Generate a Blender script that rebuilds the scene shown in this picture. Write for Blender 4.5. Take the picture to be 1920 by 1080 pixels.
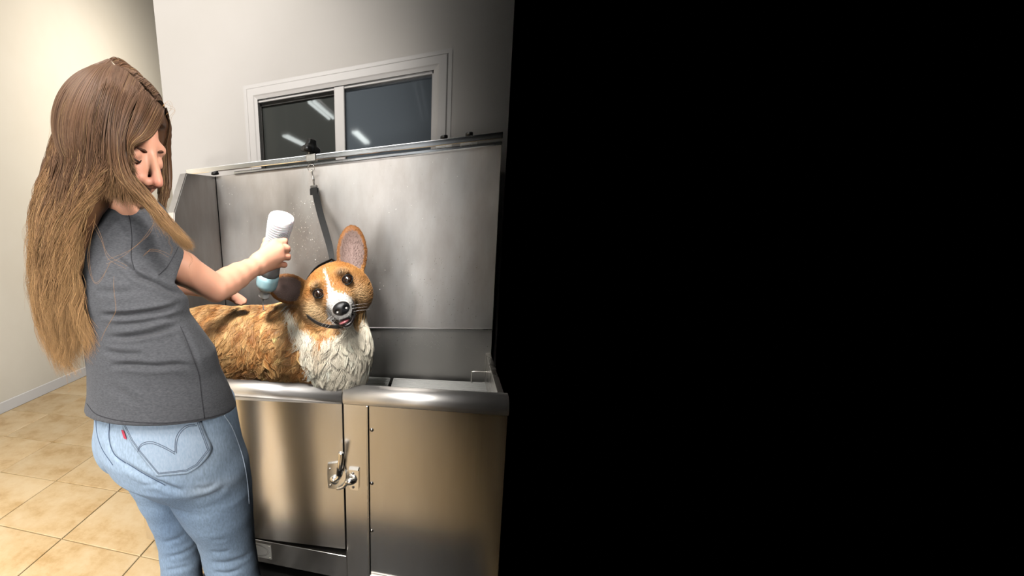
import bpy, bmesh, math, random
import numpy as np
from mathutils import Vector, Matrix
from mathutils.bvhtree import BVHTree
from mathutils.kdtree import KDTree

random.seed(7)
rng = np.random.default_rng(7)
scene = bpy.context.scene
col = scene.collection
for o in list(bpy.data.objects):
    bpy.data.objects.remove(o)

# ------------------------------------------------------------------ camera
CAM_H = 1.35
R = np.array([[0.93213561, -0.36132662, -0.0237966],
              [0.35618827, 0.90307597, 0.23996608],
              [-0.06521599, -0.232157, 0.97048957]])   # columns: right, forward, up
FPX, CX, CY = 900.0, 480.0, 640.0
cd = bpy.data.cameras.new('camera')
cam = bpy.data.objects.new('camera', cd)
col.objects.link(cam)
cd.sensor_fit = 'HORIZONTAL'
cd.sensor_width = 36
cd.lens = 36 * FPX / 1920
cd.shift_x = 0.25
cd.shift_y = 100 / 1920
cd.clip_start = 0.02
M = Matrix.Identity(4)
for r in range(3):
    M[r][0] = R[r, 0]; M[r][1] = R[r, 2]; M[r][2] = -R[r, 1]
M[2][3] = CAM_H
cam.matrix_world = M
scene.camera = cam

# ------------------------------------------------------------------ world, exposure
w = bpy.data.worlds.new('world'); scene.world = w
w.use_nodes = True
w.node_tree.nodes['Background'].inputs[0].default_value = (0, 0, 0, 1)
w.node_tree.nodes['Background'].inputs[1].default_value = 0.0
vs = scene.view_settings
vs.view_transform = 'Standard'; vs.look = 'None'; vs.gamma = 1; vs.use_curve_mapping = False
vs.exposure = 0.0
scene.cycles.max_bounces = 8
scene.cycles.diffuse_bounces = 0
scene.cycles.glossy_bounces = 4
scene.cycles.transparent_max_bounces = 12
scene.cycles.sample_clamp_indirect = 4.0


def area(name, loc, size, target, power, color, spread=180):
    l = bpy.data.lights.new(name, 'AREA')
    l.shape = 'RECTANGLE'; l.size, l.size_y = size
    l.energy = power; l.color = color; l.spread = math.radians(spread)
    o = bpy.data.objects.new(name, l); col.objects.link(o)
    o.location = loc
    d = Vector(target) - Vector(loc)
    o.rotation_euler = d.to_track_quat('-Z', 'Y').to_euler()
    return o


def spot(name, loc, edge_x, pitch, half, blend, power, color, radius=.12):
    """wide spotlight turned to the left, so that its cone ends at edge_x on the white wall (depth 2.33 m)"""
    l = bpy.data.lights.new(name, 'SPOT')
    l.spot_size = math.radians(2 * half); l.spot_blend = blend
    l.energy = power; l.color = color; l.shadow_soft_size = radius
    o = bpy.data.objects.new(name, l); col.objects.link(o)
    o.location = loc
    e = Vector((edge_x - loc[0], 2.33 - loc[1], 1.7 - loc[2])).normalized()
    p = math.radians(pitch)
    best = None
    for k in range(0, 1500):
        a = math.radians(-20 + k * .1)
        d = Vector((-math.sin(a) * math.cos(p), math.cos(a) * math.cos(p), math.sin(p)))
        if d.angle(e) >= math.radians(half) and k > 300:
            best = d
            break
    o.rotation_euler = best.to_track_quat('-Z', 'Y').to_euler()
    return o


# added spots, not fixtures of the room, their cones turned from the dark right side
spot('added_key_spot', (-0.30, -1.9, 3.45), .12, -28, 72, .15, 225, (1.0, 0.965, 0.93), .15)
spot('added_key_spot', (-0.75, -0.7, 3.25), .11, -30, 72, .15, 125, (1.0, 0.955, 0.90), .18)
spot('fill_spot', (-0.95, -1.1, 1.25), .02, 0, 74, .15, 62, (1.0, 0.965, 0.92), .6)
spot('fill_spot', (-1.5, -1.0, 3.2), .03, -25, 74, .16, 150, (1.0, 0.96, 0.91), .35)
spot('fill_spot', (-0.18, -0.5, 1.0), .08, 8, 74, .14, 20, (1.0, 0.97, 0.94), .25)
# added narrow light, no fixture there, to brighten the dog
area('added_dog_light', (-.45, .35, 2.95), (.35, .35), (-.52, 1.64, .95), 4.2, (1.0, 0.965, 0.92), 30)
spot('fill_spot', (-1.0, -1.0, .6), .06, 5, 74, .15, 84, (1.0, 0.965, 0.92), .3)  # added low fill, no lamp of the room
# added light on the ceiling, so that the steel rim mirrors something bright
area('added_ceiling_fill', (-1.3, -1.2, 4.3), (1.5, 3.0), (-1.3, -1.21, 6), 190, (1.0, 0.98, 0.95))
# added light from the right, aimed at the person's shaded face
area('added_right_fill', (0.9, 0.35, 2.1), (.5, .5), (-.60, .98, 1.50), 2.6, (1.0, 0.955, 0.90), 40)
# daylit glazed door in the rear wall
area('daylight_door', (-0.55, -5.55, 1.25), (0.50, 2.2), (-0.55, 2.0, 1.25), 9, (0.86, 0.93, 1.0))
# added fills for the left half and the left wall, no fixtures there
area('added_left_fill', (-1.9, 0.5, 2.70), (1.0, 1.4), (-1.95, 0.62, 0), 15, (1.0, 0.95, 0.88), 80)
area('added_wall_fill', (-1.8, 4.3, 2.6), (1.4, 2.4), (-3.35, 4.3, 1.7), 46, (1.0, 0.955, 0.88))


# ------------------------------------------------------------------ measuring helpers
def ray(x, y):
    return R @ np.array([(x - CX) / FPX, 1.0, -(y - CY) / FPX])


def at(x, y, Y):
    """world point seen at photo position x, y in the plane at depth Y"""
    d = ray(x, y)
    return d * (Y / d[1]) + np.array([0, 0, CAM_H])


def atz(x, y, z):
    d = ray(x, y)
    return d * ((z - CAM_H) / d[2]) + np.array([0, 0, CAM_H])


def px(n, x, y, Y):
    """n photo pixels in metres around the point x, y, Y"""
    c = R.T @ (at(x, y, Y) - np.array([0, 0, CAM_H]))
    return n * c[1] / FPX


def proj(P):
    P = np.asarray(P, float) - np.array([0, 0, CAM_H])
    c = P @ R
    return np.stack([CX + FPX * c[..., 0] / c[..., 1], CY - FPX * c[..., 2] / c[..., 1]], -1)


# ------------------------------------------------------------------ scene helpers
def empty(name, loc, label, cat, group=None):
    o = bpy.data.objects.new(name, None)
    o.location = loc; o.empty_display_size = 0.05
    o['label'] = label; o['category'] = cat
    if group:
        o['group'] = group
    col.objects.link(o)
    return o


def adopt(o, parent):
    o.parent = parent
    q, T = parent, Matrix.Identity(4)
    while q is not None:
        T = Matrix.Translation(q.location) @ q.matrix_parent_inverse @ T if False else T
        q = q.parent
    bpy_mw = world_of(parent)
    o.matrix_parent_inverse = bpy_mw.inverted()


def world_of(o):
    m = o.matrix_basis.copy()
    if o.parent:
        m = world_of(o.parent) @ o.matrix_parent_inverse @ m
    return m


def mesh(name, verts, faces, mat, parent=None, smooth=False, loc=None):
    me = bpy.data.meshes.new(name)
    me.from_pydata([tuple(map(float, v)) for v in verts], [], [tuple(f) for f in faces])
    me.update()
    return link(name, me, mat, parent, smooth, loc)


def link(name, me, mat, parent=None, smooth=False, loc=None):
    if smooth:
        me.polygons.foreach_set('use_smooth', [True] * len(me.polygons))
    if mat is not None and len(me.materials) == 0:
        me.materials.append(mat)
    o = bpy.data.objects.new(name, me)
    col.objects.link(o)
    if loc is not None:
        o.location = loc
    if parent is not None:
        adopt(o, parent)
    return o


def frombm(name, bm, mat, parent=None, smooth=False):
    bmesh.ops.recalc_face_normals(bm, faces=bm.faces[:])
    me = bpy.data.meshes.new(name)
    bm.to_mesh(me); bm.free()
    return link(name, me, mat, parent, smooth)


def bbox(bm, lo, hi, bevel=0.0, seg=1, mtx=None):
    """add a (bevelled) box to a bmesh"""
    lo, hi = Vector(lo), Vector(hi)
    r = bmesh.ops.create_cube(bm, size=1)
    vs_ = r['verts']
    for v in vs_:
        v.co = Vector((lo[i] + (v.co[i] + .5) * (hi[i] - lo[i]) for i in range(3)))
        if mtx is not None:
            v.co = mtx @ v.co
    if bevel > 0:
        es = list({e for v in vs_ for e in v.link_edges})
        bmesh.ops.bevel(bm, geom=es, offset=bevel, segments=seg, affect='EDGES', profile=0.5)


def box(name, lo, hi, mat, parent=None, bevel=0.0, seg=1):
    bm = bmesh.new(); bbox(bm, lo, hi, bevel, seg)
    return frombm(name, bm, mat, parent)


def frames(pts):
    pts = np.asarray(pts, float)
    t = np.gradient(pts, axis=0)
    t /= np.linalg.norm(t, axis=1)[:, None] + 1e-12
    up = np.array([0, 0, 1.0]) if abs(t[0][2]) < .9 else np.array([0, 1.0, 0])
    n = np.cross(up, t[0]); n /= np.linalg.norm(n)
    N = []
    for i in range(len(pts)):
        n = n - t[i] * (n @ t[i]); n /= np.linalg.norm(n) + 1e-12
        N.append(n.copy())
    N = np.array(N)
    return t, N, np.cross(t, N)


def tube_data(pts, rad, k=8, cap=True):
    pts = np.asarray(pts, float)
    rad = np.broadcast_to(np.asarray(rad, float), (len(pts),))
    t, N, B = frames(pts)
    V, F = [], []
    for i in range(len(pts)):
        for j in range(k):
            a = 2 * math.pi * j / k
            V.append(pts[i] + rad[i] * (math.cos(a) * N[i] + math.sin(a) * B[i]))
    for i in range(len(pts) - 1):
        for j in range(k):
            F.append((i * k + j, i * k + (j + 1) % k, (i + 1) * k + (j + 1) % k, (i + 1) * k + j))
    if cap:
        F.append(tuple(range(k))[::-1]); F.append(tuple((len(pts) - 1) * k + j for j in range(k)))
    return V, F


def merge(parts):
    V, F = [], []
    for v, f in parts:
        b = len(V); V += list(v); F += [tuple(i + b for i in q) for q in f]
    return V, F


def tube(name, pts, rad, mat, parent=None, k=8, smooth=True):
    V, F = tube_data(pts, rad, k)
    return mesh(name, V, F, mat, parent, smooth)


def spline(P, n):
    """Catmull-Rom through the points, n samples"""
    P = np.asarray(P, float)
    if len(P) == 2:
        u = np.linspace(0, 1, n)[:, None]
        return P[0] * (1 - u) + P[1] * u
    Q = np.vstack([2 * P[0] - P[1], P, 2 * P[-1] - P[-2]])
    s = np.linspace(0, len(P) - 1, n)
    i = np.minimum(s.astype(int), len(P) - 2); u = (s - i)[:, None]
    a, b, c, d = Q[i], Q[i + 1], Q[i + 2], Q[i + 3]
    return .5 * (2 * b + (c - a) * u + (2 * a - 5 * b + 4 * c - d) * u ** 2 + (3 * b - a - 3 * c + d) * u ** 3)


def lathe_data(profile, origin, axis, k=24):
    """profile: list of (radius, along)"""
    axis = np.asarray(axis, float); axis /= np.linalg.norm(axis)
    u = np.cross(axis, [0, 0, 1.0] if abs(axis[2]) < .9 else [1.0, 0, 0]); u /= np.linalg.norm(u)
    v = np.cross(axis, u)
    V, F = [], []
    for r_, h_ in profile:
        for j in range(k):
            a = 2 * math.pi * j / k
            V.append(np.asarray(origin) + axis * h_ + r_ * (math.cos(a) * u + math.sin(a) * v))
    for i in range(len(profile) - 1):
        for j in range(k):
            F.append((i * k + j, i * k + (j + 1) % k, (i + 1) * k + (j + 1) % k, (i + 1) * k + j))
    F.append(tuple(range(k))[::-1]); F.append(tuple((len(profile) - 1) * k + j for j in range(k)))
    return V, F


def extrude_x(name, prof, x0, x1, mat, parent=None, smooth=False):
    """closed profile of (Y, Z) pulled from x0 to x1"""
    n = len(prof)
    V = [(x0, y, z) for y, z in prof] + [(x1, y, z) for y, z in prof]
    F = [(i, (i + 1) % n, n + (i + 1) % n, n + i) for i in range(n)] + [tuple(range(n))[::-1], tuple(range(n, 2 * n))]
    bm = bmesh.new()
    bv = [bm.verts.new(v) for v in V]
    for f in F:
        bm.faces.new([bv[i] for i in f])
    o = frombm(name, bm, mat, parent)
    if smooth:
        o.data.polygons.foreach_set('use_smooth', [len(p.vertices) == 4 and p.area < .045 * abs(x1 - x0) for p in o.data.polygons])
    return o


# ------------------------------------------------------------------ materials
def srgb(r, g, b):
    f = lambda c: c / 12.92 if c <= .04045 else ((c + .055) / 1.055) ** 2.4
    return (f(r / 255), f(g / 255), f(b / 255), 1)


def mat(name, color, rough=.5, metal=0.0, spec=.5, noise=None, bump=None, coord='Object', **kw):
    """noise: (scale xyz, second colour, detail); bump: (scale xyz, strength, distance)"""
    m = bpy.data.materials.new(name); m.use_nodes = True
    nt = m.node_tree; N = nt.nodes; L = nt.links
    b = N['Principled BSDF']
    b.inputs['Base Color'].default_value = color
    b.inputs['Roughness'].default_value = rough
    b.inputs['Metallic'].default_value = metal
    b.inputs['Specular IOR Level'].default_value = spec
    for k, v in kw.items():
        b.inputs[k.replace('_', ' ')].default_value = v
    tc = N.new('ShaderNodeTexCoord')

    def nz(scale, detail=4, rough_=.6):
        mp = N.new('ShaderNodeMapping'); mp.inputs['Scale'].default_value = scale
        L.new(tc.outputs[coord], mp.inputs['Vector'])
        n = N.new('ShaderNodeTexNoise'); n.inputs['Scale'].default_value = 1
        n.inputs['Detail'].default_value = detail; n.inputs['Roughness'].default_value = rough_
        L.new(mp.outputs[0], n.inputs['Vector'])
        return n
    if noise:
        n = nz(noise[0], noise[2] if len(noise) > 2 else 4)
        rp = N.new('ShaderNodeValToRGB')
        rp.color_ramp.elements[0].color = color; rp.color_ramp.elements[1].color = noise[1]
        rp.color_ramp.elements[0].position = .35; rp.color_ramp.elements[1].position = .65
        L.new(n.outputs['Fac'], rp.inputs[0]); L.new(rp.outputs[0], b.inputs['Base Color'])
    if bump:
        n = nz(bump[0], 3)
        bp = N.new('ShaderNodeBump'); bp.inputs['Strength'].default_value = bump[1]
        bp.inputs['Distance'].default_value = bump[2]
        L.new(n.outputs['Fac'], bp.inputs['Height']); L.new(bp.outputs[0], b.inputs['Normal'])
    return m


def steel(name, color, rough, rough2, stretch=(60, 60, 1.5), bump=.03, aniso=0.0):
    m = mat(name, color, rough, 1.0, bump=(stretch, bump, .002))
    nt = m.node_tree; N = nt.nodes; L = nt.links; b = N['Principled BSDF']
    tc = N.new('ShaderNodeTexCoord'); mp = N.new('ShaderNodeMapping')
    mp.inputs['Scale'].default_value = (stretch[0] * .15, stretch[1] * .15, stretch[2] * 1.2)
    L.new(tc.outputs['Object'], mp.inputs[0])
    n = N.new('ShaderNodeTexNoise'); n.inputs['Scale'].default_value = 1; n.inputs['Detail'].default_value = 6
    L.new(mp.outputs[0], n.inputs['Vector'])
    mr = N.new('ShaderNodeMapRange')
    mr.inputs['From Min'].default_value = .3; mr.inputs['From Max'].default_value = .7
    mr.inputs['To Min'].default_value = rough; mr.inputs['To Max'].default_value = rough2
    L.new(n.outputs['Fac'], mr.inputs[0]); L.new(mr.outputs[0], b.inputs['Roughness'])
    b.inputs['Anisotropic'].default_value = aniso
    return m


M_wall = mat('white_wall_paint', srgb(232, 226, 219), .75, spec=.25, noise=((2, 2, 2), srgb(228, 222, 214)), bump=((90, 90, 90), .05, .002))
M_wall_warm = mat('cream_wall_paint', srgb(240, 230, 212), .75, spec=.25, noise=((2, 2, 2), srgb(237, 226, 207)), bump=((90, 90, 90), .05, .002))
M_trim = mat('white_trim_paint', srgb(232, 227, 222), .4)
M_ceil = mat('ceiling_paint', srgb(225, 225, 225), .9, spec=.1)
M_rear = mat('grey_wall_paint', srgb(150, 146, 140), .8, spec=.2)
M_grout = mat('grout', srgb(176, 150, 108), .9)
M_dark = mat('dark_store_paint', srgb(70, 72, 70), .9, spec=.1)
M_steel = steel('brushed_steel', (.60, .575, .535, 1), .24, .31)
M_steel_front = steel('brushed_steel_front', (.74, .715, .68, 1), .20, .26, (50, 50, 1.2), .02)
M_steel_wet = steel('wet_brushed_steel', (.60, .58, .555, 1), .33, .43, (90, 90, 5), .06)
M_steel_dark = steel('tub_basin_steel', (.36, .35, .33, 1), .35, .5)
M_chrome = mat('polished_chrome', (.88, .86, .82, 1), .20, 1.0)
M_chrome_rail = steel('polished_rail', (.80, .80, .80, 1), .10, .22, (4, 60, 60), .02)
M_blackplastic = mat('black_plastic', (.012, .012, .012, 1), .28)
M_rubber = mat('black_rubber', (.010, .010, .010, 1), .55, bump=((300, 300, 300), .2, .001))
M_gap = mat('shadow_gap', (.01, .01, .01, 1), .9, spec=0)  # flat black put in for the shade in gaps and underneath
M_strap = mat('black_webbing', (.018, .018, .018, 1), .7, bump=((900, 900, 900), .5, .001))
M_grate = mat('grey_plastic', srgb(205, 205, 202), .4)
M_screw = mat('screw_steel', (.45, .42, .38, 1), .3, 1.0)
M_plate = mat('nameplate_metal', srgb(190, 188, 182), .45, .3)
M_ink = mat('dark_ink', srgb(90, 88, 84), .6)


def tile_mat():
    m = mat('sandstone_tile', srgb(232, 200, 148), .35, spec=.45, bump=((30, 30, 30), .12, .003))
    nt = m.node_tree; N = nt.nodes; L = nt.links; b = N['Principled BSDF']
    tc = N.new('ShaderNodeTexCoord'); oi = N.new('ShaderNodeObjectInfo')
    ad = N.new('ShaderNodeVectorMath'); ad.operation = 'ADD'
    sc = N.new('ShaderNodeVectorMath'); sc.operation = 'SCALE'; sc.inputs[3].default_value = 37
    cb = N.new('ShaderNodeCombineXYZ')
    L.new(oi.outputs['Random'], cb.inputs[0]); L.new(oi.outputs['Random'], cb.inputs[1])
    L.new(cb.outputs[0], sc.inputs[0]); L.new(tc.outputs['Object'], ad.inputs[0]); L.new(sc.outputs[0], ad.inputs[1])
    n = N.new('ShaderNodeTexNoise'); n.inputs['Scale'].default_value = 5; n.inputs['Detail'].default_value = 9
    n.inputs['Roughness'].default_value = .68
    L.new(ad.outputs[0], n.inputs['Vector'])
    rp = N.new('ShaderNodeValToRGB'); e = rp.color_ramp.elements
    e[0].position = .36; e[0].color = srgb(210, 172, 118); e[1].position = .62; e[1].color = srgb(238, 211, 168)
    x = e.new(.48); x.color = srgb(229, 197, 148)
    L.new(n.outputs['Fac'], rp.inputs[0])
    hs = N.new('ShaderNodeHueSaturation')
    mr = N.new('ShaderNodeMapRange'); mr.inputs['To Min'].default_value = .93; mr.inputs['To Max'].default_value = 1.05
    L.new(oi.outputs['Random'], mr.inputs[0]); L.new(mr.outputs[0], hs.inputs['Value'])
    L.new(rp.outputs[0], hs.inputs['Color']); L.new(hs.outputs[0], b.inputs['Base Color'])
    return m


M_tile = tile_mat()


def stain(m, c0, c1, scale):
    """faint upright water marks"""
    nt = m.node_tree; N = nt.nodes; L = nt.links
    tc = N.new('ShaderNodeTexCoord'); mp = N.new('ShaderNodeMapping'); mp.inputs['Scale'].default_value = scale
    n = N.new('ShaderNodeTexNoise'); n.inputs['Scale'].default_value = 1; n.inputs['Detail'].default_value = 7; n.inputs['Roughness'].default_value = .65
    rp = N.new('ShaderNodeValToRGB'); rp.color_ramp.elements[0].color = c0; rp.color_ramp.elements[1].color = c1
    rp.color_ramp.elements[0].position = .36; rp.color_ramp.elements[1].position = .64
    L.new(tc.outputs['Object'], mp.inputs[0]); L.new(mp.outputs[0], n.inputs['Vector']); L.new(n.outputs['Fac'], rp.inputs[0])
    L.new(rp.outputs[0], N['Principled BSDF'].inputs['Base Color'])


stain(M_steel_wet, (.46, .43, .405, 1), (.545, .53, .51, 1), (11, 11, 3.5))
stain(M_steel_front, (.70, .665, .62, 1), (.77, .75, .72, 1), (7, 7, 1.2))


# ------------------------------------------------------------------ the room
def struct(o):
    o['kind'] = 'structure'
    return o


XL, YW, YREAR, YFAR, ZC, ZT = -3.35, 2.33, -5.6, 6.4, 5.4, 2.75
X_END = float(at(944, 400, YW)[0])          # the photograph fades to black from here on
X_EDGE = float(at(296, 90, YW)[0])          # free end of the white wall
PITCH_X, PITCH_Y = .432, .424
floor = struct(box('floor', (XL - .1, YREAR - .1, -.05), (X_END, YFAR + .1, -.006), M_grout))
tb = bmesh.new(); bbox(tb, (-PITCH_X / 2 + .003, -PITCH_Y / 2 + .003, -.008), (PITCH_X / 2 - .003, PITCH_Y / 2 - .003, 0), .002)
tile_me = bpy.data.meshes.new('tile'); tb.to_mesh(tile_me); tb.free()
for ix in range(-5, 5):
    for iy in range(-18, 12):
        cx_, cy_ = -1.627 + PITCH_X * (ix + .5), 1.473 + PITCH_Y * (iy + .5)
        if XL - .25 < cx_ < X_END - .2 and YREAR < cy_ < 4.6:
            t = link('tile', tile_me, M_tile, floor)
            t.location = (cx_, cy_, rng.normal(0, .0004))
            t.rotation_euler = (rng.normal(0, .001), rng.normal(0, .001), 0)
struct(box('wall_left', (XL - .1, YREAR - .1, 0), (XL, YFAR + .1, ZC), M_wall_warm))
struct(box('baseboard_left', (XL, YREAR, 0), (XL + .014, YFAR, .092), M_trim, bevel=.004))
struct(box('wall_far', (XL, YFAR, 0), (X_END, YFAR + .1, ZC), M_wall_warm))
struct(box('ceiling', (XL - .1, YREAR - .1, ZC), (-.03, YFAR + .1, ZC + .1), M_ceil))
struct(box('wall_rear', (XL, YREAR - .1, 0), (-.03, YREAR, ZC), M_rear))
struct(box('light_block_wall', (-.15, YREAR, 0), (-.03, -.30, ZC), M_rear))  # unseen wall, added to keep light off the dark right side

# the white wall with its window opening
gl, gr_ = at(486, 250, YW), at(809, 200, YW)
GX0, GX1, GZ0, GZ1 = float(gl[0]), float(gr_[0]), 1.42, float(at(640, 165, YW)[2])
FX0, FX1 = float(at(457, 167.5, YW)[0]), float(at(848, 120, YW)[0])
FZ1 = float(at(848, 91, YW)[2])
bm = bmesh.new()
for lo, hi in (((X_EDGE, 0), (FX0 + .04, ZC)), ((GX1 + .03, 0), (X_END, ZC)), ((FX0 + .04, 0), (GX1 + .03, GZ0 - .03)), ((FX0 + .04, GZ1 + .03), (GX1 + .03, ZC))):
    bbox(bm, (lo[0], YW, lo[1]), (hi[0], YW + .13, hi[1]))
bmesh.ops.remove_doubles(bm, verts=bm.verts[:], dist=1e-5)
struct(frombm('wall_back', bm, M_wall))
# unlit store room behind the window
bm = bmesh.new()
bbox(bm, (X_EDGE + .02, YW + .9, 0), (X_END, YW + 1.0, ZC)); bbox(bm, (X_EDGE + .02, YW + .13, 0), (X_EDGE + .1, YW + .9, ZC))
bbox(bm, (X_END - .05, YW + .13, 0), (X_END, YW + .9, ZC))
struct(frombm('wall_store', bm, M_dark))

win = bpy.data.objects.new('window_1', None); win.location = ((GX0 + GX1) / 2, YW, GZ0); col.objects.link(win); struct(win)
win['label'] = 'white framed interior window with two dark panes above the tub'


def casing(name, x0, x1, z0, z1, wd, y0, y1, m, parent):
    """mitred rectangular frame, wd wide, its outer edge thinner than its inner"""
    V, F = [], []
    for (ins, yy) in ((0, y1), (0, y0 + .006), (wd * .22, y0 + .006), (wd * .30, y0 - .003), (wd * .72, y0 - .003), (wd * .80, y0), (wd, y0 + .004), (wd, y1)):
        V += [(x0 + ins, yy, z0 + ins), (x1 - ins, yy, z0 + ins), (x1 - ins, yy, z1 - ins), (x0 + ins, yy, z1 - ins)]
    for k in range(7):
        for j in range(4):
            F.append((k * 4 + j, k * 4 + (j + 1) % 4, k * 4 + 4 + (j + 1) % 4, k * 4 + 4 + j))
    return mesh(name, V, F, m, parent)


cw = GX1 - GX0
casing('window_frame', FX0, FX1, GZ0 - .085, FZ1, (FZ1 - GZ1) - .008, YW - .014, YW + .03, M_trim, win)
MX0, MX1 = float(at(627, 200, YW)[0]), float(at(646, 200, YW)[0])
bm = bmesh.new()
fx0, fx1, fz1 = GX0 - .012, GX1 + .008, GZ1 + .006
bbox(bm, (MX0, YW - .004, GZ0 - .03), (MX1, YW + .07, fz1 + .01), .003)
bbox(bm, (fx0 - .02, YW + .002, GZ0 - .03), (fx0 + .010, YW + .07, fz1 + .02), .002)
bbox(bm, (fx1 - .008, YW + .002, GZ0 - .03), (fx1 + .02, YW + .07, fz1 + .02), .002)
bbox(bm, (fx0, YW + .002, fz1 - .010), (fx1, YW + .07, fz1 + .02), .002)
bbox(bm, (fx0, YW + .002, GZ0 - .03), (fx1, YW + .07, GZ0 + .01), .002)
frombm('window_sash', bm, M_trim, win)
bm = bmesh.new()      # dark channel in which the left pane slides
a0, a1 = fx0 + .010, MX0
bbox(bm, (a0, YW + .03, GZ0), (a0 + .010, YW + .06, fz1 - .01)); bbox(bm, (a1 - .006, YW + .03, GZ0), (a1, YW + .06, fz1 - .01))
bbox(bm, (a0, YW + .03, fz1 - .022), (a1, YW + .06, fz1 - .010))
frombm('pane_channel', bm, mat('dark_channel', srgb(70, 68, 64), .5), win)
M_glass_l = mat('dark_tinted_glass', srgb(76, 78, 75), .03, spec=.55)
M_glass_r = mat('bluish_glass', srgb(104, 112, 119), .04, spec=.9)
box('pane', (a0, YW + .045, GZ0), (a1, YW + .051, fz1 - .008), M_glass_l, win)
box('pane', (MX1, YW + .030, GZ0), (fx1, YW + .036, fz1 - .008), M_glass_r, win)
tb = bmesh.new(); qa = at(551, 184, YW + .03); qb = at(572, 181, YW + .03)
bbox(tb, (qa[0], YW + .026, qa[2] - .004), (qb[0], YW + .032, qa[2] + .006), .001)
frombm('window_catch', tb, M_trim, win)

# ceiling lights of the room behind the photographer (seen as reflections in the window)
M_lamp = bpy.data.materials.new('fluorescent_tube'); M_lamp.use_nodes = True
nt = M_lamp.node_tree; nt.nodes.clear()
em = nt.nodes.new('ShaderNodeEmission'); em.inputs[0].default_value = (.93, 1.0, .97, 1); em.inputs[1].default_value = 14
ou = nt.nodes.new('ShaderNodeOutputMaterial'); nt.links.new(em.outputs[0], ou.inputs[0])
M_fixture = mat('white_enamel', srgb(235, 235, 235), .4)


def tube_light(x, y0, y1, label):
    root = empty('ceiling_light', (x, (y0 + y1) / 2, ZT), label, 'ceiling light', 'tube lights on the ceiling behind the photographer')
    box('fixture', (x - .06, y0, ZT - .04), (x + .06, y1, ZT - .001), M_fixture, root, .005)
    for dx in (-.028, .028):
        tube('lamp_tube', [(x + dx, y0 + .04, ZT - .058), (x + dx, y1 - .04, ZT - .058)], .014, M_lamp, root)
    for y in (y0 + .15, y1 - .15):
        tube('suspension_rod', [(x, y, ZT - .002), (x, y, ZC)], .004, M_fixture, root, 6)
    return root


tube_light(-1.46, -2.2, -1.05, 'tube light hung nearest the white window wall')
tube_light(-2.36, -4.1, -2.9, 'tube light hung nearest the cream left wall')
tube_light(-1.36, -4.85, -3.4, 'tube light hung nearest the rear wall')
bm = bmesh.new()
for dx in (0, .07):
    bbox(bm, (-.36 + dx, -3.4, ZT - .03), (-.33 + dx, -.5, ZT - .002), .004)
for y in (-3.2, -.7):
    bbox(bm, (-.35, y, ZT - .01), (-.34, y + .01, ZC))
struct(frombm('trim_1', bm, M_fixture))

# ------------------------------------------------------------------ black rubber mat in front of the tub
mx0 = float(atz(385, 1068, .012)[0])
mat_o = empty('floor_mat', (-.3, 1.2, 0), 'black rubber mat with raised studs on the tiles in front of the tub', 'mat')
box('mat_sheet', (mx0, 1.03, .0005), (X_END - .05, 1.9, .010), M_rubber, mat_o, .003)
sb = [lathe_data([(.016, 0), (.013, .004), (.001, .0045)], (mx0 + .04 + .05 * i, 1.07 + .05 * j, .010), (0, 0, 1), 8) for i in range(20) for j in range(9) if mx0 + .04 + .05 * i < X_END - .08]
V, F = merge(sb)
o = mesh('stud', V, F, M_rubber, mat_o); o['kind'] = 'stuff'

# ------------------------------------------------------------------ the dog wash tub
YF, ZR, ZB = 1.51, .807, .062
TX0, TX1 = -1.178, float(at(946, 900, YF)[0])
DX0, DX1 = -.93, -.309            # door
YB = 2.12                         # backsplash face
tub = empty('dog_bath', (-.5, 1.8, .012), 'stainless steel dog grooming bath with tall backsplash, half door and side panel', 'dog bath')
M_steel_rim = steel('satin_steel', (.78, .76, .74, 1), .40, .48, (2, 50, 50), .02)


def rim_profile(z_low, y_front):
    P = [(y_front, z_low)]
    P.append((y_front, ZR - .052)); P.append((y_front - .006, ZR - .046))
    for a in np.linspace(0, math.pi / 2, 7):
        P.append((y_front - .006 + .036 * (1 - math.cos(a)), ZR - .036 + .036 * math.sin(a)))
    for a in np.linspace(math.pi / 2, 0, 5):
        P.append((y_front + .045 + .02 * math.cos(a), ZR - .02 + .02 * math.sin(a)))
    P.append((y_front + .065, z_low))
    return P


PX0 = -.223                       # side panel starts here
# posts, bottom rail
bm = bmesh.new()
bbox(bm, (TX0, YF, ZB), (DX0 - .004, YF + .06, ZR - .05), .002)
bbox(bm, (DX1 + .004, YF, ZB), (PX0, YF + .06, ZR - .05), .002)
bbox(bm, (DX0 - .004, YF, ZB), (DX1 + .004, YF + .06, .178), .002)
bbox(bm, (PX0, YF, ZB), (TX1, YF + .06, .100), .002)
frombm('front_frame', bm, M_steel_front, tub)
extrude_x('rim', rim_profile(ZR - .055, YF - .001), DX1 + .004, TX1, M_steel_rim, tub, True)
extrude_x('rim', rim_profile(ZR - .055, YF - .001), TX0, DX0 - .004, M_steel_rim, tub, True)
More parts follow.
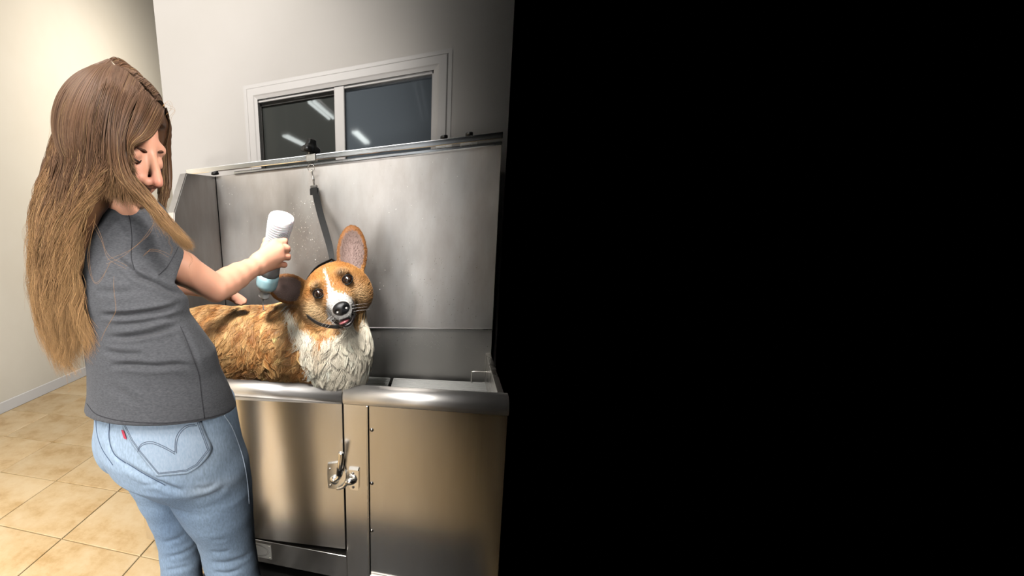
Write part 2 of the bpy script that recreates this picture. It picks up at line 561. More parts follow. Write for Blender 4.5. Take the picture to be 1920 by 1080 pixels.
# the door leaf is skewed to shift its reflections: its hinge side and its foot stand a little proud
nx, nz = 25, 9
V, F = [], []
zl, zh = .197, ZR - .055
for side in (0, 1):
    for k in range(nz):
        for i in range(nx):
            u, t = i / (nx - 1), k / (nz - 1)
            yb0 = YF - .002 - .054 * (min(1 - u, .62) - .30 * max(0, min(1 - u, .62) - .42) ** 2 / .2) - .006 * (1 - t)
            V.append((DX0 + (DX1 - DX0) * u, yb0 if side == 0 else YF + .058, zl + (zh - zl) * t))
o_ = nx * nz
for k in range(nz - 1):
    for i in range(nx - 1):
        q = k * nx + i
        F += [(q, q + 1, q + nx + 1, q + nx), (o_ + q, o_ + q + nx, o_ + q + nx + 1, o_ + q + 1)]
ring_i = [i for i in range(nx)] + [k * nx + nx - 1 for k in range(1, nz)] + [(nz - 1) * nx + i for i in range(nx - 2, -1, -1)] + [k * nx for k in range(nz - 2, 0, -1)]
for a, b in zip(ring_i, ring_i[1:] + ring_i[:1]):
    F.append((a, o_ + a, o_ + b, b))
bm = bmesh.new(); bv = [bm.verts.new(v) for v in V]
for f in F:
    bm.faces.new([bv[i] for i in f])
bm.normal_update()
bmesh.ops.recalc_face_normals(bm, faces=bm.faces[:])
bmesh.ops.split_edges(bm, edges=[e for e in bm.edges if len(e.link_faces) == 2 and e.link_faces[0].normal.angle(e.link_faces[1].normal, 0) > .6])
door = frombm('door', bm, M_steel_front, tub)
nq = (nx - 1) * (nz - 1) * 2
door.data.polygons.foreach_set('use_smooth', [i < nq for i in range(len(door.data.polygons))])
extrude_x('door_rim', rim_profile(zh - .001, YF - .001), DX0, DX1, M_steel_rim, door, True)
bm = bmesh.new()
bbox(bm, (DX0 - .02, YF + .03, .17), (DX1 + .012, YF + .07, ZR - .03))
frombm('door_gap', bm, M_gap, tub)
# bright rolled lip under the door
box('door_sill', (DX0 - .003, YF - .026, .1775), (DX1 + .006, YF + .03, .1815), M_chrome, tub, .001)
panel = box('access_panel', (PX0 + .001, YF + .012, .101), (TX1, YF + .03, ZR - .056), M_steel_front, tub, .001)
box('panel_edge', (PX0 - .006, YF - .002, .100), (PX0 + .0, YF + .02, ZR - .056), M_steel, tub, .001)
for yy in (806, 906, 995):
    q = at(697, yy, YF + .012)
    V, F = lathe_data([(.0065, 0), (.0065, .001), (.004, .004), (.0005, .0045)], (q[0], YF + .012, q[2]), (0, -1, 0), 12)
    mesh('screw', V, F, M_screw, panel, True)
# side walls
zt = float(at(403, 331, YB)[2])
xw = float(at(404, 331, YB)[0])
ya, yb_ = 1.88, 1.74
V, F = [], []
prof = [(YF + .05, ZB), (YB, ZB), (YB, zt), (1.846, zt - .005), (1.715, 1.425), (1.60, 1.0), (YF + .05, ZR - .02)]
n = len(prof)
for xx in (xw, xw - .035):
    V += [(xx, y, z) for y, z in prof]
F = [tuple(range(n)), tuple(range(n, 2 * n))[::-1]] + [(i, n + i, n + (i + 1) % n, (i + 1) % n) for i in range(n)]
bm = bmesh.new(); bv = [bm.verts.new(v) for v in V]
for f in F:
    bm.faces.new([bv[i] for i in f])
bmesh.ops.recalc_face_normals(bm, faces=bm.faces[:])
bmesh.ops.bevel(bm, geom=[e for e in bm.edges if abs(e.verts[0].co.x - e.verts[1].co.x) < 1e-6], offset=.004, segments=2, affect='EDGES')
frombm('side_wing', bm, M_steel_wet, tub)
bm = bmesh.new()
bbox(bm, (TX0, YF + .05, ZB), (TX0 + .02, YB + .05, ZR - .02), .002)
bbox(bm, (TX0 + .01, YF + .05, ZR - .04), (xw, YB, ZR - .02), .002)
frombm('side_panel', bm, M_steel_front, tub)
box('side_panel', (TX1 - .02, YF + .06, ZB), (TX1, YB + .04, ZR - .03), M_steel, tub, .002)
# back
zs = float(at(898, 617, YB)[2])
box('backsplash', (xw - .01, YB, zs), (TX1, YB + .02, zt), M_steel_wet, tub, .001)
box('splash_flange', (float(at(438, 325, YB - .012)[0]), YB - .014, zt - .002), (TX1, YB + .03, zt + .011), M_chrome_rail, tub, .003)
box('splash_lip', (xw, YB - .004, zs - .004), (TX1, YB + .02, zs + .001), M_chrome_rail, tub, .001)
box('basin_back', (xw, YB + .012, .55), (TX1, YB + .03, zs - .003), M_steel_dark, tub)
box('basin_floor', (TX0 + .03, YF + .05, .55), (TX1, YB + .03, .565), M_steel_dark, tub)
# corner seam
box('corner_seam', (xw - .001, YB - .003, zs), (xw + .002, YB + .001, zt), M_gap, tub)
# grates
zg = float(at(672, 703, YB - .005)[2])
gx = [xw + .01, float(atz(731, 719, zg)[0]), float(atz(912, 730, zg)[0]), TX1 - .02]
for i in range(3):
    x0, x1 = gx[i] + .006, gx[i + 1] - .006
    g = box('grate_panel', (x0, YF + .085, zg - .03), (x1, YB - .012, zg - .004), M_grate, tub, .002)
    bm = bmesh.new()
    nr = 26
    for k in range(nr):
        y0 = YF + .09 + (YB - .02 - YF - .09) * k / nr
        bbox(bm, (x0 + .004, y0 + .003, zg - .0045), (x1 - .004, y0 + .016, zg))
    r_ = frombm('grate_ridges', bm, M_grate, g); r_['kind'] = 'stuff'
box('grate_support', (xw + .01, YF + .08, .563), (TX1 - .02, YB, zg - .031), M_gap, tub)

# tie rail on top of the backsplash
rl, rr = at(348, 318, YB - .03), at(960, 253.5, YB - .03)
zr0 = float(rl[2])
rail = box('tie_rail', (rl[0], YB - .030, zr0 - .024), (TX1, YB - .006, zr0), M_chrome_rail, tub, .003, 2)
q = at(403, 327, YB - .02)
V, F = lathe_data([(.010, 0), (.018, .002), (.018, .010), (.014, .013)], (q[0], YB - .018, zt + .004), (0, 0, 1), 16)
mesh('rail_knob', V, F, M_blackplastic, tub, True)
for xk in (832.5, 879.5):
    q = at(xk, 262, YB - .02)
    V, F = lathe_data([(.013, 0), (.0135, .010), (.011, .013), (.003, .014)], (q[0], YB - .018, zr0), (0, 0, 1), 16)
    mesh('rail_knob', V, F, M_blackplastic, tub, True)
    box('rail_bracket', (q[0] - .03, YB - .02, zt + .01), (q[0] + .03, YB - .012, zr0 - .02), M_steel, tub, .001)
q = at(352, 322, YB)
box('rail_bracket', (q[0] + .0, YB - .02, zt - .05), (q[0] + .012, YB + .01, zr0 - .02), M_steel, tub, .001)

# nameplate
p0, p1 = at(468, 1010, YF), at(510, 1049, YF)
np_ = box('nameplate', (p0[0] - .05, YF - .0015, p1[2]), (p1[0], YF, p0[2] - .012), M_plate, tub, .0005)
cxn, czn, wn, hn = (p0[0] - .05 + p1[0]) / 2, (p1[2] + p0[2] - .012) / 2, (p1[0] - p0[0] + .05) / 2, (p0[2] - .012 - p1[2]) / 2
parts = []
for s in (.74, .82):
    pts = [(cxn + wn * (s + .04) * math.cos(a), YF - .002, czn + hn * s * math.sin(a)) for a in np.linspace(0, 2 * math.pi, 49)]
    parts.append(tube_data(pts, .0005, 4, False))
V, F = merge(parts)
mesh('plate_oval', V, F, M_ink, np_)
for sx in (-1, 1):
    for sz in (-1, 1):
        V, F = lathe_data([(.0028, 0), (.0024, .0012), (.0005, .0017)], (cxn + sx * wn * .90, YF - .0015, czn + sz * hn * .80), (0, -1, 0), 10)
        mesh('rivet', V, F, M_chrome, np_, True)

# latch on the door: base plate, cam with lever, keeper on the post
yl = YF - .013


def plate(name, pts, y0, y1, m, parent, bev=.001):
    """plate traced in photo positions on the plane of the front"""
    V = [at(x, y, YF) for x, y in pts]
    bm = bmesh.new()
    f = bm.faces.new([bm.verts.new((v[0], y1, v[2])) for v in V])
    r = bmesh.ops.extrude_face_region(bm, geom=[f])
    for g in r['geom']:
        if isinstance(g, bmesh.types.BMVert):
            g.co.y = y0
    bmesh.ops.recalc_face_normals(bm, faces=bm.faces[:])
    if bev:
        bmesh.ops.bevel(bm, geom=[e for e in bm.edges if abs(e.verts[0].co.y - y0) < 1e-6 and abs(e.verts[1].co.y - y0) < 1e-6], offset=bev, segments=2, affect='EDGES')
    return frombm(name, bm, m, parent)


def z8(x, y):
    return (560 + x / 6, 780 + y / 6)


latch = plate('latch', [z8(*p) for p in ((338, 515), (445, 505), (520, 560), (540, 640), (528, 770), (500, 800), (440, 805), (345, 785), (335, 700), (332, 600))], yl - .003, YF - .002, M_chrome, tub)
V, F = lathe_data([(.016, 0), (.016, .006), (.013, .008), (.0005, .008)], np.array([at(*z8(415, 690), YF)[0], yl - .003, at(*z8(415, 690), YF)[2]]), (0, -1, 0), 24)
mesh('latch_pivot', V, F, M_chrome, latch, True)
V, F = lathe_data([(.0075, 0), (.0075, .004), (.006, .006), (.0005, .0065)], np.array([at(*z8(408, 688), YF)[0], yl - .011, at(*z8(408, 688), YF)[2]]), (0, -1, 0), 18)
mesh('pivot_bolt', V, F, M_chrome, latch, True)
for p in ((362, 570), (368, 752)):
    c = at(*z8(*p), YF)
    V, F = lathe_data([(.0048, 0), (.0044, .002), (.002, .0035), (.0003, .0037)], (c[0], yl - .003, c[2]), (0, -1, 0), 14)
    mesh('screw', V, F, M_screw, latch, True)


def pl(pts, ys):
    return [np.array([at(*z8(*p), YF)[0], y, at(*z8(*p), YF)[2]]) for p, y in zip(pts, ys)]


L_ = pl([(420, 690), (475, 640), (485, 575), (492, 510), (505, 430), (512, 360), (515, 335)], [yl - .009, yl - .016, yl - .022, yl - .028, yl - .033, yl - .036, yl - .036])
tube('latch_lever', spline(L_, 18), np.interp(np.linspace(0, 1, 18), [0, .3, .45, .55, .9, .97, 1], [.007, .0085, .009, .0095, .0108, .010, .005]), M_chrome, latch, 12)
G_ = pl([(478, 610), (485, 560), (488, 525)], [yl - .019, yl - .024, yl - .0275])
tube('lever_grip', spline(G_, 6), [.0105, .0108, .0105, .0105, .0105, .010], M_blackplastic, latch, 12)
H_ = pl([(440, 785), (480, 775), (530, 745), (550, 715), (590, 705), (625, 705)], [yl - .008, yl - .010, yl - .013, yl - .015, yl - .015, yl - .010])
tube('latch_hook', spline(H_, 14), np.interp(np.linspace(0, 1, 14), [0, .3, .6, .8, 1], [.004, .006, .007, .009, .008]), M_chrome, latch, 10)
keep = plate('latch_keeper', [z8(*p) for p in ((568, 582), (672, 592), (682, 600), (680, 812), (665, 818), (590, 806), (572, 770), (575, 650))], yl - .0005, YF, M_chrome, tub)
K_ = pl([(545, 700), (580, 690), (615, 690), (640, 700)], [yl - .013, yl - .017, yl - .014, yl - .002])
tube('keeper_lug', spline(K_, 10), [.007, .010, .0115, .012, .012, .0115, .011, .0105, .010, .009], M_chrome, keep, 12)
for p in ((618, 625), (620, 777)):
    c = at(*z8(*p), YF)
    V, F = lathe_data([(.0048, 0), (.0044, .002), (.002, .0035), (.0003, .0037)], (c[0], yl - .0005, c[2]), (0, -1, 0), 14)
    mesh('screw', V, F, M_screw, keep, True)
# legs under the tub
for lx in (TX0 + .06, -.27, TX1 - .06):
    for ly in (YF + .07, YB - .06):
        box('foot', (lx - .025, ly - .025, .0101), (lx + .025, ly + .025, ZB + .002), M_blackplastic, tub, .003)
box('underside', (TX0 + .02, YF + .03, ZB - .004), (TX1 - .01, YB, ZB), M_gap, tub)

# water on the steel: small domes
M_water = mat('water_drop', (.62, .61, .59, 1), .16, 1.0)
D = []
def drops(nn, x0, x1, z0, z1, y, smin, smax):
    for _ in range(nn):
        x_, z_ = rng.uniform(x0, x1), rng.uniform(z0, z1)
        s = smin + (smax - smin) * rng.random() ** 3
        e = 1 + rng.random() * .8
        V = [(x_, y - s * .5, z_)] + [(x_ + s * math.cos(a), y, z_ + e * s * math.sin(a)) for a in np.linspace(0, 2 * math.pi, 7)[:-1]]
        D.append((V, [(0, i, i % 6 + 1) for i in range(1, 7)]))
sp = lambda a, b: (float(at(a, 450, YB)[0]), float(at(b, 450, YB)[0]))
drops(220, *sp(545, 610), 1.15, 1.45, YB, .0006, .0017)
drops(300, *sp(420, 900), zs + .02, zt - .02, YB, .0005, .0013)
drops(250, *sp(690, 900), zs + .02, zs + .3, YB, .0006, .0015)
drops(140, *sp(690, 930), zs - .1, zs - .02, YB + .012, .0008, .002)
V, F = merge(D)
o = mesh('water_drops', V, F, M_water, tub, True); o['kind'] = 'stuff'

# thin wire handle lying at the back of the bath
wpts = [at(x, y, YB - .04) for x, y in ((884, 716), (884, 702), (887, 697), (908, 697.5), (919, 699), (921, 716))]
wh = tube('wire_handle', spline(wpts, 30), .003, M_steel, None, 8)
wh['label'] = 'thin bent wire handle standing at the back right of the steel bath'; wh['category'] = 'handle'

# ------------------------------------------------------------------ tether: clamp on the rail, ring, snap, strap
yt = YB - .035
kc = at(577, 288, yt)
teth = empty('dog_tether', (kc[0], yt, zr0), 'black webbing tether hanging from a clamp with black knob on the tie rail', 'tether')
ca = at(579, 300, yt)
box('rail_clamp', (ca[0] - .012, YB - .036, zr0 - .027), (ca[0] + .030, YB - .001, zr0 + .003), M_steel, teth, .002)
V, F = lathe_data([(.006, 0), (.006, .02)], (ca[0], YB - .018, zr0), (0, 0, 1), 12)
mesh('clamp_bolt', V, F, M_screw, teth, True)
# three lobed knob
K = []
nk, nh = 48, 9
base = np.array([ca[0] - .002, YB - .018, zr0 + .010])
tilt = Matrix.Rotation(math.radians(14), 3, 'Y')
prof = [(.5, 0), (.92, .002), (1.0, .009), (.98, .016), (.86, .022), (.66, .026), (.55, .034), (.50, .044), (.34, .050), (.02, .051)]
V = []
for r_, h_ in prof:
    for j in range(nk):
        a = 2 * math.pi * j / nk
        lob = 1 + .28 * math.cos(3 * (a - .5)) * min(1, r_ * 1.2)
        v = tilt @ Vector((.038 * r_ * lob * math.cos(a), .038 * r_ * lob * math.sin(a), h_ * 1.1))
        V.append(base + np.array(v))
F = [(i * nk + j, i * nk + (j + 1) % nk, (i + 1) * nk + (j + 1) % nk, (i + 1) * nk + j) for i in range(len(prof) - 1) for j in range(nk)] + [tuple(range(nk))[::-1]]
mesh('clamp_knob', V, F, M_blackplastic, teth, True)
rc = at(583.5, 315, yt - .006); rr_ = px(6.3, 583, 315, yt)
tube('ring', [rc + rr_ * np.array([math.cos(a), 0, math.sin(a)]) for a in np.linspace(0, 2 * math.pi, 33)], .0017, M_steel, teth, 6)
sn = [at(x, y, yt - .006) for x, y in ((584, 317), (585, 325), (587, 333), (588, 342), (588.5, 347))]
tube('snap_hook', spline(sn, 14), np.interp(np.linspace(0, 1, 14), [0, .15, .4, .6, .7, 1], [.0022, .0036, .0024, .0052, .004, .0035]), M_steel, teth, 8)
q = at(588.8, 349, yt - .006)
box('strap_buckle', (q[0] - .015, yt - .013, q[2] - .008), (q[0] + .015, yt + .001, q[2] + .004), M_chrome, teth, .002)


def ribbon(name, L, Rr, th, m, parent):
    """strip between two rows of points with thickness th along Y"""
    n = len(L); V = []
    for k in range(n):
        V += [L[k], Rr[k], Rr[k] + np.array([0, th, 0]), L[k] + np.array([0, th, 0])]
    F = [(0, 1, 2, 3)] + [(4 * k + j, 4 * k + (j + 1) % 4, 4 * k + 4 + (j + 1) % 4, 4 * k + 4 + j) for k in range(n - 1) for j in range(4)] + [tuple(4 * (n - 1) + j for j in (3, 2, 1, 0))]
    o = mesh(name, V, F, m, parent)
    bm = bmesh.new(); bm.from_mesh(o.data); bmesh.ops.recalc_face_normals(bm, faces=bm.faces[:]); bm.to_mesh(o.data); bm.free()
    return o


sl = [(583.5, 352), (586, 366), (594, 400), (604, 435), (613, 466), (619, 495)]
sr = [(597, 352), (599, 366), (606, 398), (616, 432), (624, 463), (628, 495)]
ys = [yt - .010, yt - .02, yt - .10, yt - .18, yt - .27, yt - .34]
Lp = spline([at(x, y, Y) for (x, y), Y in zip(sl, ys)], 30); Rp = spline([at(x, y, Y) for (x, y), Y in zip(sr, ys)], 30)
ribbon('strap', Lp, Rp, .0025, M_strap, teth)
box('strap_fold', (q[0] - .0165, yt - .016, q[2] - .036), (q[0] + .0165, yt - .008, q[2] - .008), M_strap, teth, .002)

# ------------------------------------------------------------------ signed distance sculpting
class Field:
    def __init__(s, lo, hi, res):
        s.lo = np.asarray(lo, float); s.res = res
        s.n = np.ceil((np.asarray(hi) - s.lo) / res).astype(int) + 1
        s.v = np.full(s.n, 1.0, np.float32)

    def _cut(s, lo, hi):
        a = np.clip(np.floor((np.asarray(lo) - s.lo) / s.res).astype(int), 0, s.n)
        b = np.clip(np.ceil((np.asarray(hi) - s.lo) / s.res).astype(int) + 1, 0, s.n)
        sl = tuple(slice(i, j) for i, j in zip(a, b))
        ax = [s.lo[i] + s.res * np.arange(a[i], b[i]) for i in range(3)]
        return sl, np.stack(np.meshgrid(*ax, indexing='ij'), -1)

    def put(s, fn, lo, hi, k=.01, sub=False):
        m = k + 4 * s.res
        sl, P = s._cut(np.asarray(lo) - m, np.asarray(hi) + m)
        if P.size == 0:
            return
        d = fn(P).astype(np.float32); a = s.v[sl]
        if sub:
            d = -d
            h = np.maximum(k - np.abs(a - d), 0) / k if k > 0 else 0
            s.v[sl] = np.maximum(a, d) + h * h * k * .25
        else:
            h = np.maximum(k - np.abs(a - d), 0) / k if k > 0 else 0
            s.v[sl] = np.minimum(a, d) - h * h * k * .25

    def cone(s, a, b, ra, rb=None, k=.01, sub=False):
        a, b = np.asarray(a, float), np.asarray(b, float)
        rb = ra if rb is None else rb
        ab = b - a; L2 = max(ab @ ab, 1e-12)

        def fn(P):
            t = np.clip(((P - a) @ ab) / L2, 0, 1)
            return np.linalg.norm(P - (a + t[..., None] * ab), axis=-1) - (ra + (rb - ra) * t)
        r = max(ra, rb)
        s.put(fn, np.minimum(a, b) - r, np.maximum(a, b) + r, k, sub)

    def chain(s, pts, rad, k=.01, sub=False):
        for i in range(len(pts) - 1):
            s.cone(pts[i], pts[i + 1], rad[i], rad[i + 1], k, sub)

    def ell(s, c, axes, r, k=.01, sub=False):
        """ellipsoid: axes = three unit vectors (rows)"""
        c = np.asarray(c, float); A = np.asarray(axes, float); r = np.asarray(r, float)

        def fn(P):
            q = (P - c) @ A.T
            k0 = np.linalg.norm(q / r, axis=-1); k1 = np.linalg.norm(q / (r * r), axis=-1) + 1e-9
            return k0 * (k0 - 1) / k1
        e = np.abs(A.T) @ r
        s.put(fn, c - e, c + e, k, sub)

    def stack(s, z, cx, cy, a, b, yaw, k=.01, sub=False, power=2.0):
        """horizontal elliptical sections, interpolated over height"""
        o = np.argsort(z); z = np.asarray(z)[o]
        cx, cy, a, b, yaw = (np.broadcast_to(np.asarray(q, float), z.shape)[o] for q in (cx, cy, a, b, yaw))

        def fn(P):
            Z = P[..., 2]
            f = lambda q: np.interp(Z, z, q)
            X, Y = P[..., 0] - f(cx), P[..., 1] - f(cy)
            w_ = f(yaw); c_, s_ = np.cos(w_), np.sin(w_)
            u, v = X * c_ + Y * s_, -X * s_ + Y * c_
            A_, B_ = f(a), f(b)
            q = (np.abs(u / A_) ** power + np.abs(v / B_) ** power) ** (1 / power)
            d = (q - 1) * np.minimum(A_, B_)
            return np.maximum(d, np.maximum(z[0] - Z, Z - z[-1]))
        m = max(a.max(), b.max())
        s.put(fn, (cx.min() - m, cy.min() - m, z[0]), (cx.max() + m, cy.max() + m, z[-1]), k, sub)

    def nets(s):
        v = s.v; sg = v < 0
        n = np.array(v.shape) - 1
        off = np.array([[i, j, k] for i in (0, 1) for j in (0, 1) for k in (0, 1)])
        cnt = np.zeros(n, np.int8)
        for o in off:
            cnt += sg[o[0]:o[0] + n[0], o[1]:o[1] + n[1], o[2]:o[2] + n[2]]
        act = (cnt > 0) & (cnt < 8)
        idx = np.argwhere(act)
        ID = np.full(n, -1, np.int64); ID[act] = np.arange(len(idx))
        C = np.stack([v[idx[:, 0] + o[0], idx[:, 1] + o[1], idx[:, 2] + o[2]] for o in off], 1)
        acc = np.zeros((len(idx), 3)); num = np.zeros(len(idx))
        for i in range(8):
            for j in range(i + 1, 8):
                if np.abs(off[i] - off[j]).sum() != 1:
                    continue
                va, vb = C[:, i], C[:, j]
                mk = (va < 0) != (vb < 0)
                t = np.where(mk, va / np.where(mk, va - vb, 1), 0)
                acc += np.where(mk[:, None], off[i] + (off[j] - off[i]) * t[:, None], 0); num += mk
        V = s.lo + (idx + acc / num[:, None]) * s.res
        F = []
        for ax in range(3):
            b_, c_ = (ax + 1) % 3, (ax + 2) % 3
            A = np.moveaxis(sg, (ax, b_, c_), (0, 1, 2)); I = np.moveaxis(ID, (ax, b_, c_), (0, 1, 2))
            e = A[:-1] != A[1:]
            e = e[:, 1:-1, 1:-1]
            q = np.argwhere(e)
            i, j, k = q[:, 0], q[:, 1] + 1, q[:, 2] + 1
            f = np.stack([I[i, j - 1, k - 1], I[i, j, k - 1], I[i, j, k], I[i, j - 1, k]], 1)
            fl = A[i, j, k]
            f[~fl] = f[~fl][:, ::-1]
            F.append(f)
        F = np.concatenate(F)
        return V, F[(F >= 0).all(1)]


def npmesh(name, V, F, mat, parent=None, colors=None, smooth=True):
    me = bpy.data.meshes.new(name)
    me.vertices.add(len(V)); me.vertices.foreach_set('co', np.asarray(V, np.float32).ravel())
    me.loops.add(F.size); me.loops.foreach_set('vertex_index', F.astype(np.int32).ravel())
    me.polygons.add(len(F)); me.polygons.foreach_set('loop_start', np.arange(0, F.size, F.shape[1], dtype=np.int32))
    me.polygons.foreach_set('loop_total', np.full(len(F), F.shape[1], np.int32))
    me.update(calc_edges=True); me.validate()
    if colors is not None:
        a = me.attributes.new('col', 'FLOAT_COLOR', 'POINT')
        a.data.foreach_set('color', np.concatenate([colors, np.ones((len(V), 1))], 1).astype(np.float32).ravel())
    return link(name, me, mat, parent, smooth)


def quadsplit(V, F, it=1):
    """each quad into four"""
    for _ in range(it):
        E = np.sort(np.concatenate([F[:, [0, 1]], F[:, [1, 2]], F[:, [2, 3]], F[:, [3, 0]]]), 1)
        key = E[:, 0].astype(np.int64) * len(V) + E[:, 1]
        uq, first, inv = np.unique(key, return_index=True, return_inverse=True)
        n, m = len(V), len(F)
        mid = V[E[first]].mean(1); cen = V[F].mean(1)
        e = n + inv.reshape(4, m).T; c = n + len(uq) + np.arange(m)
        V = np.concatenate([V, mid, cen])
        F = np.concatenate([np.stack([F[:, i], e[:, i], c, e[:, (i + 3) % 4]], 1) for i in range(4)])
    return V, F


def vnormals(V, F):
    a, b, c, d = (V[F[:, i]] for i in range(4))
    n = np.cross(c - a, d - b)
    N = np.zeros_like(V)
    for i in range(4):
        np.add.at(N, F[:, i], n)
    return N / (np.linalg.norm(N, axis=1)[:, None] + 1e-12)


def relax(V, F, it=2, lam=.5):
    E = np.concatenate([F[:, [0, 1]], F[:, [1, 2]], F[:, [2, 3]], F[:, [3, 0]]])
    E = np.concatenate([E, E[:, ::-1]])
    deg = np.bincount(E[:, 0], minlength=len(V))[:, None]
    for _ in range(it):
        S = np.stack([np.bincount(E[:, 0], weights=V[E[:, 1], i], minlength=len(V)) for i in range(3)], 1)
        V = V + lam * (S / np.maximum(deg, 1) - V)
    return V


def bvh_of(o):
    me = o.data
    return BVHTree.FromPolygons([v.co[:] for v in me.vertices], [p.vertices[:] for p in me.polygons])


def cast(bvh, x, y):
    """first hit of the sight line through photo position x, y: (point, normal)"""
    d = ray(x, y); d = d / np.linalg.norm(d)
    h = bvh.ray_cast(Vector((0, 0, CAM_H)), Vector(d))
    return (np.array(h[0]), np.array(h[1])) if h[0] is not None else (None, None)


def attr_mat(name, rough, spec=.4, bump=None, noise=0.0, noise_scale=(60, 60, 60), sheen=0.0, **kw):
    m = mat(name, (1, 1, 1, 1), rough, 0, spec, bump=bump, **kw)
    nt = m.node_tree; N = nt.nodes; L = nt.links; b = N['Principled BSDF']
    at_ = N.new('ShaderNodeAttribute'); at_.attribute_name = 'col'
    if noise:
        tc = N.new('ShaderNodeTexCoord'); mp = N.new('ShaderNodeMapping'); mp.inputs['Scale'].default_value = noise_scale
        L.new(tc.outputs['Object'], mp.inputs[0])
        n = N.new('ShaderNodeTexNoise'); n.inputs['Scale'].default_value = 1; n.inputs['Detail'].default_value = 5
        L.new(mp.outputs[0], n.inputs['Vector'])
        mr = N.new('ShaderNodeMapRange'); mr.inputs['From Min'].default_value = .3; mr.inputs['From Max'].default_value = .7
        mr.inputs['To Min'].default_value = 1 - noise; mr.inputs['To Max'].default_value = 1 + noise
        L.new(n.outputs['Fac'], mr.inputs[0])
        hs = N.new('ShaderNodeHueSaturation'); L.new(at_.outputs['Color'], hs.inputs['Color']); L.new(mr.outputs[0], hs.inputs['Value'])
        L.new(hs.outputs[0], b.inputs['Base Color'])
    else:
        L.new(at_.outputs['Color'], b.inputs['Base Color'])
    return m


def strand_object(name, P, rad, colr, material, parent, kind='stuff'):
    """P (M,K,3) strand points, rad (M,K), colr (M,K,3)"""
    Mn, K = P.shape[:2]
    hc = bpy.data.hair_curves.new(name)
    hc.add_curves([K] * Mn)
    hc.position_data.foreach_set('vector', np.ascontiguousarray(P, np.float32).ravel())
    a = hc.attributes.get('radius') or hc.attributes.new('radius', 'FLOAT', 'POINT')
    a.data.foreach_set('value', np.ascontiguousarray(rad, np.float32).ravel())
    a = hc.attributes.new('col', 'FLOAT_COLOR', 'POINT')
    c = np.concatenate([colr, np.ones((Mn, K, 1))], 2).astype(np.float32)
    a.data.foreach_set('color', c.ravel())
    hc.materials.append(material)
    o = bpy.data.objects.new(name, hc); col.objects.link(o)
    if parent:
        adopt(o, parent)
    if kind:
        o['kind'] = kind
    return o


def lin(r, g, b):
    return np.array(srgb(r, g, b)[:3])


SR, SU, TC = R[:, 0], R[:, 2], -R[:, 1]     # photograph's right, up and towards the photographer


def unit(v):
    v = np.asarray(v, float)
    return v / np.linalg.norm(v)


# ------------------------------------------------------------------ the person
foot_r = atz(478, 1330, 0)
person = empty('person', (-.66, 1.05, .0), 'person with long brown hair, grey t-shirt and blue jeans washing the dog with a bottle', 'person')
f_ = unit(.868 * SR - .327 * SU + .37 * TC)
u_ = .274 * SR + .94 * SU + .2 * TC
u_ = unit(u_ - f_ * (u_ @ f_)); r_ = np.cross(f_, u_)
HS = 1.12
HC = at(294, 292, .88) - HS * (.097 * f_ + .016 * u_)


def H(a, b, c):
    """head point: to the person's right, forward, up"""
    return HC + HS * (a * r_ + b * f_ + c * u_)


HA = np.array([r_, f_, u_])
neck_base = at(222, 396, .965)
SHO = at(258, 452, .93); ELB = at(404, 541, 1.09); WRI = at(484, 495, 1.285)
BOT0, BOT1 = at(529, 404, 1.415), at(493, 563, 1.52)     # shampoo bottle, base and nozzle
fl = Field((-1.15, .70, .70), (-.20, 1.62, 1.80), .0042)
# head
fl.ell(H(0, -.006, .036), HA, np.array([.068, .084, .076]) * HS, .01)
fl.ell(H(0, .030, -.022), HA, np.array([.059, .058, .075]) * HS, .02)
for s in (-1, 1):
    fl.cone(H(s * .044, .002, -.046), H(s * .018, .060, -.082), .016 * HS, .014 * HS, .02)
    fl.ell(H(s * .036, .058, -.022), HA, np.array([.024, .022, .024]) * HS, .02)
fl.ell(H(0, .068, -.087), HA, np.array([.020, .017, .016]) * HS, .015)
fl.cone(H(-.036, .074, .030), H(.036, .074, .030), .011 * HS, None, .016)
for s in (-1, 1):
    fl.cone(H(s * .032, .098, .006), H(s * .032, .096, .006), .0155 * HS, None, .012, True)
fl.cone(H(0, .084, .020), H(0, .112, -.028), .0075 * HS, .0105 * HS, .012)
for s in (-1, 1):
    fl.cone(H(s * .011, .094, -.033), H(s * .011, .097, -.033), .0085 * HS, None, .006)
    fl.cone(H(s * .019, .0845, -.060), H(0, .092, -.058), .005 * HS, .0065 * HS, .005)
    fl.cone(H(s * .017, .083, -.069), H(0, .090, -.070), .005 * HS, .007 * HS, .005)
    fl.cone(H(s * .013, .074, .000), H(s * .016, .080, -.027), .009 * HS, .0105 * HS, .012)
    fl.ell(H(s * .032, .0745, .006), HA, np.array([.0145, .0125, .0125]) * HS, .002)
# neck and torso under the shirt
fl.cone(H(0, -.008, -.05), neck_base, .043, .040, .02)
F_dir = unit([.28, .96, 0]); R_dir = unit([.96, -.28, 0])
SHL = SHO - .30 * R_dir + np.array([0, .02, -.01])
chest = at(232, 470, .96); waist = at(252, 610, .97); pelvis = at(305, 800, 1.0)
fl.chain([neck_base, chest, waist, pelvis], [.040, .062, .060, .085], .02)
fl.cone(SHO, SHL, .030, .030, .015)
# right arm
fl.chain([SHO, SHO * .45 + ELB * .55, ELB], [.036, .0390, .035], .012)
fore = ELB * .72 + WRI * .28
fl.chain([ELB, ELB * .86 + WRI * .14, fore, ELB * .5 + WRI * .5, ELB * .25 + WRI * .75, WRI], [.034, .0365, .0370, .0345, .0285, .0245], .006)
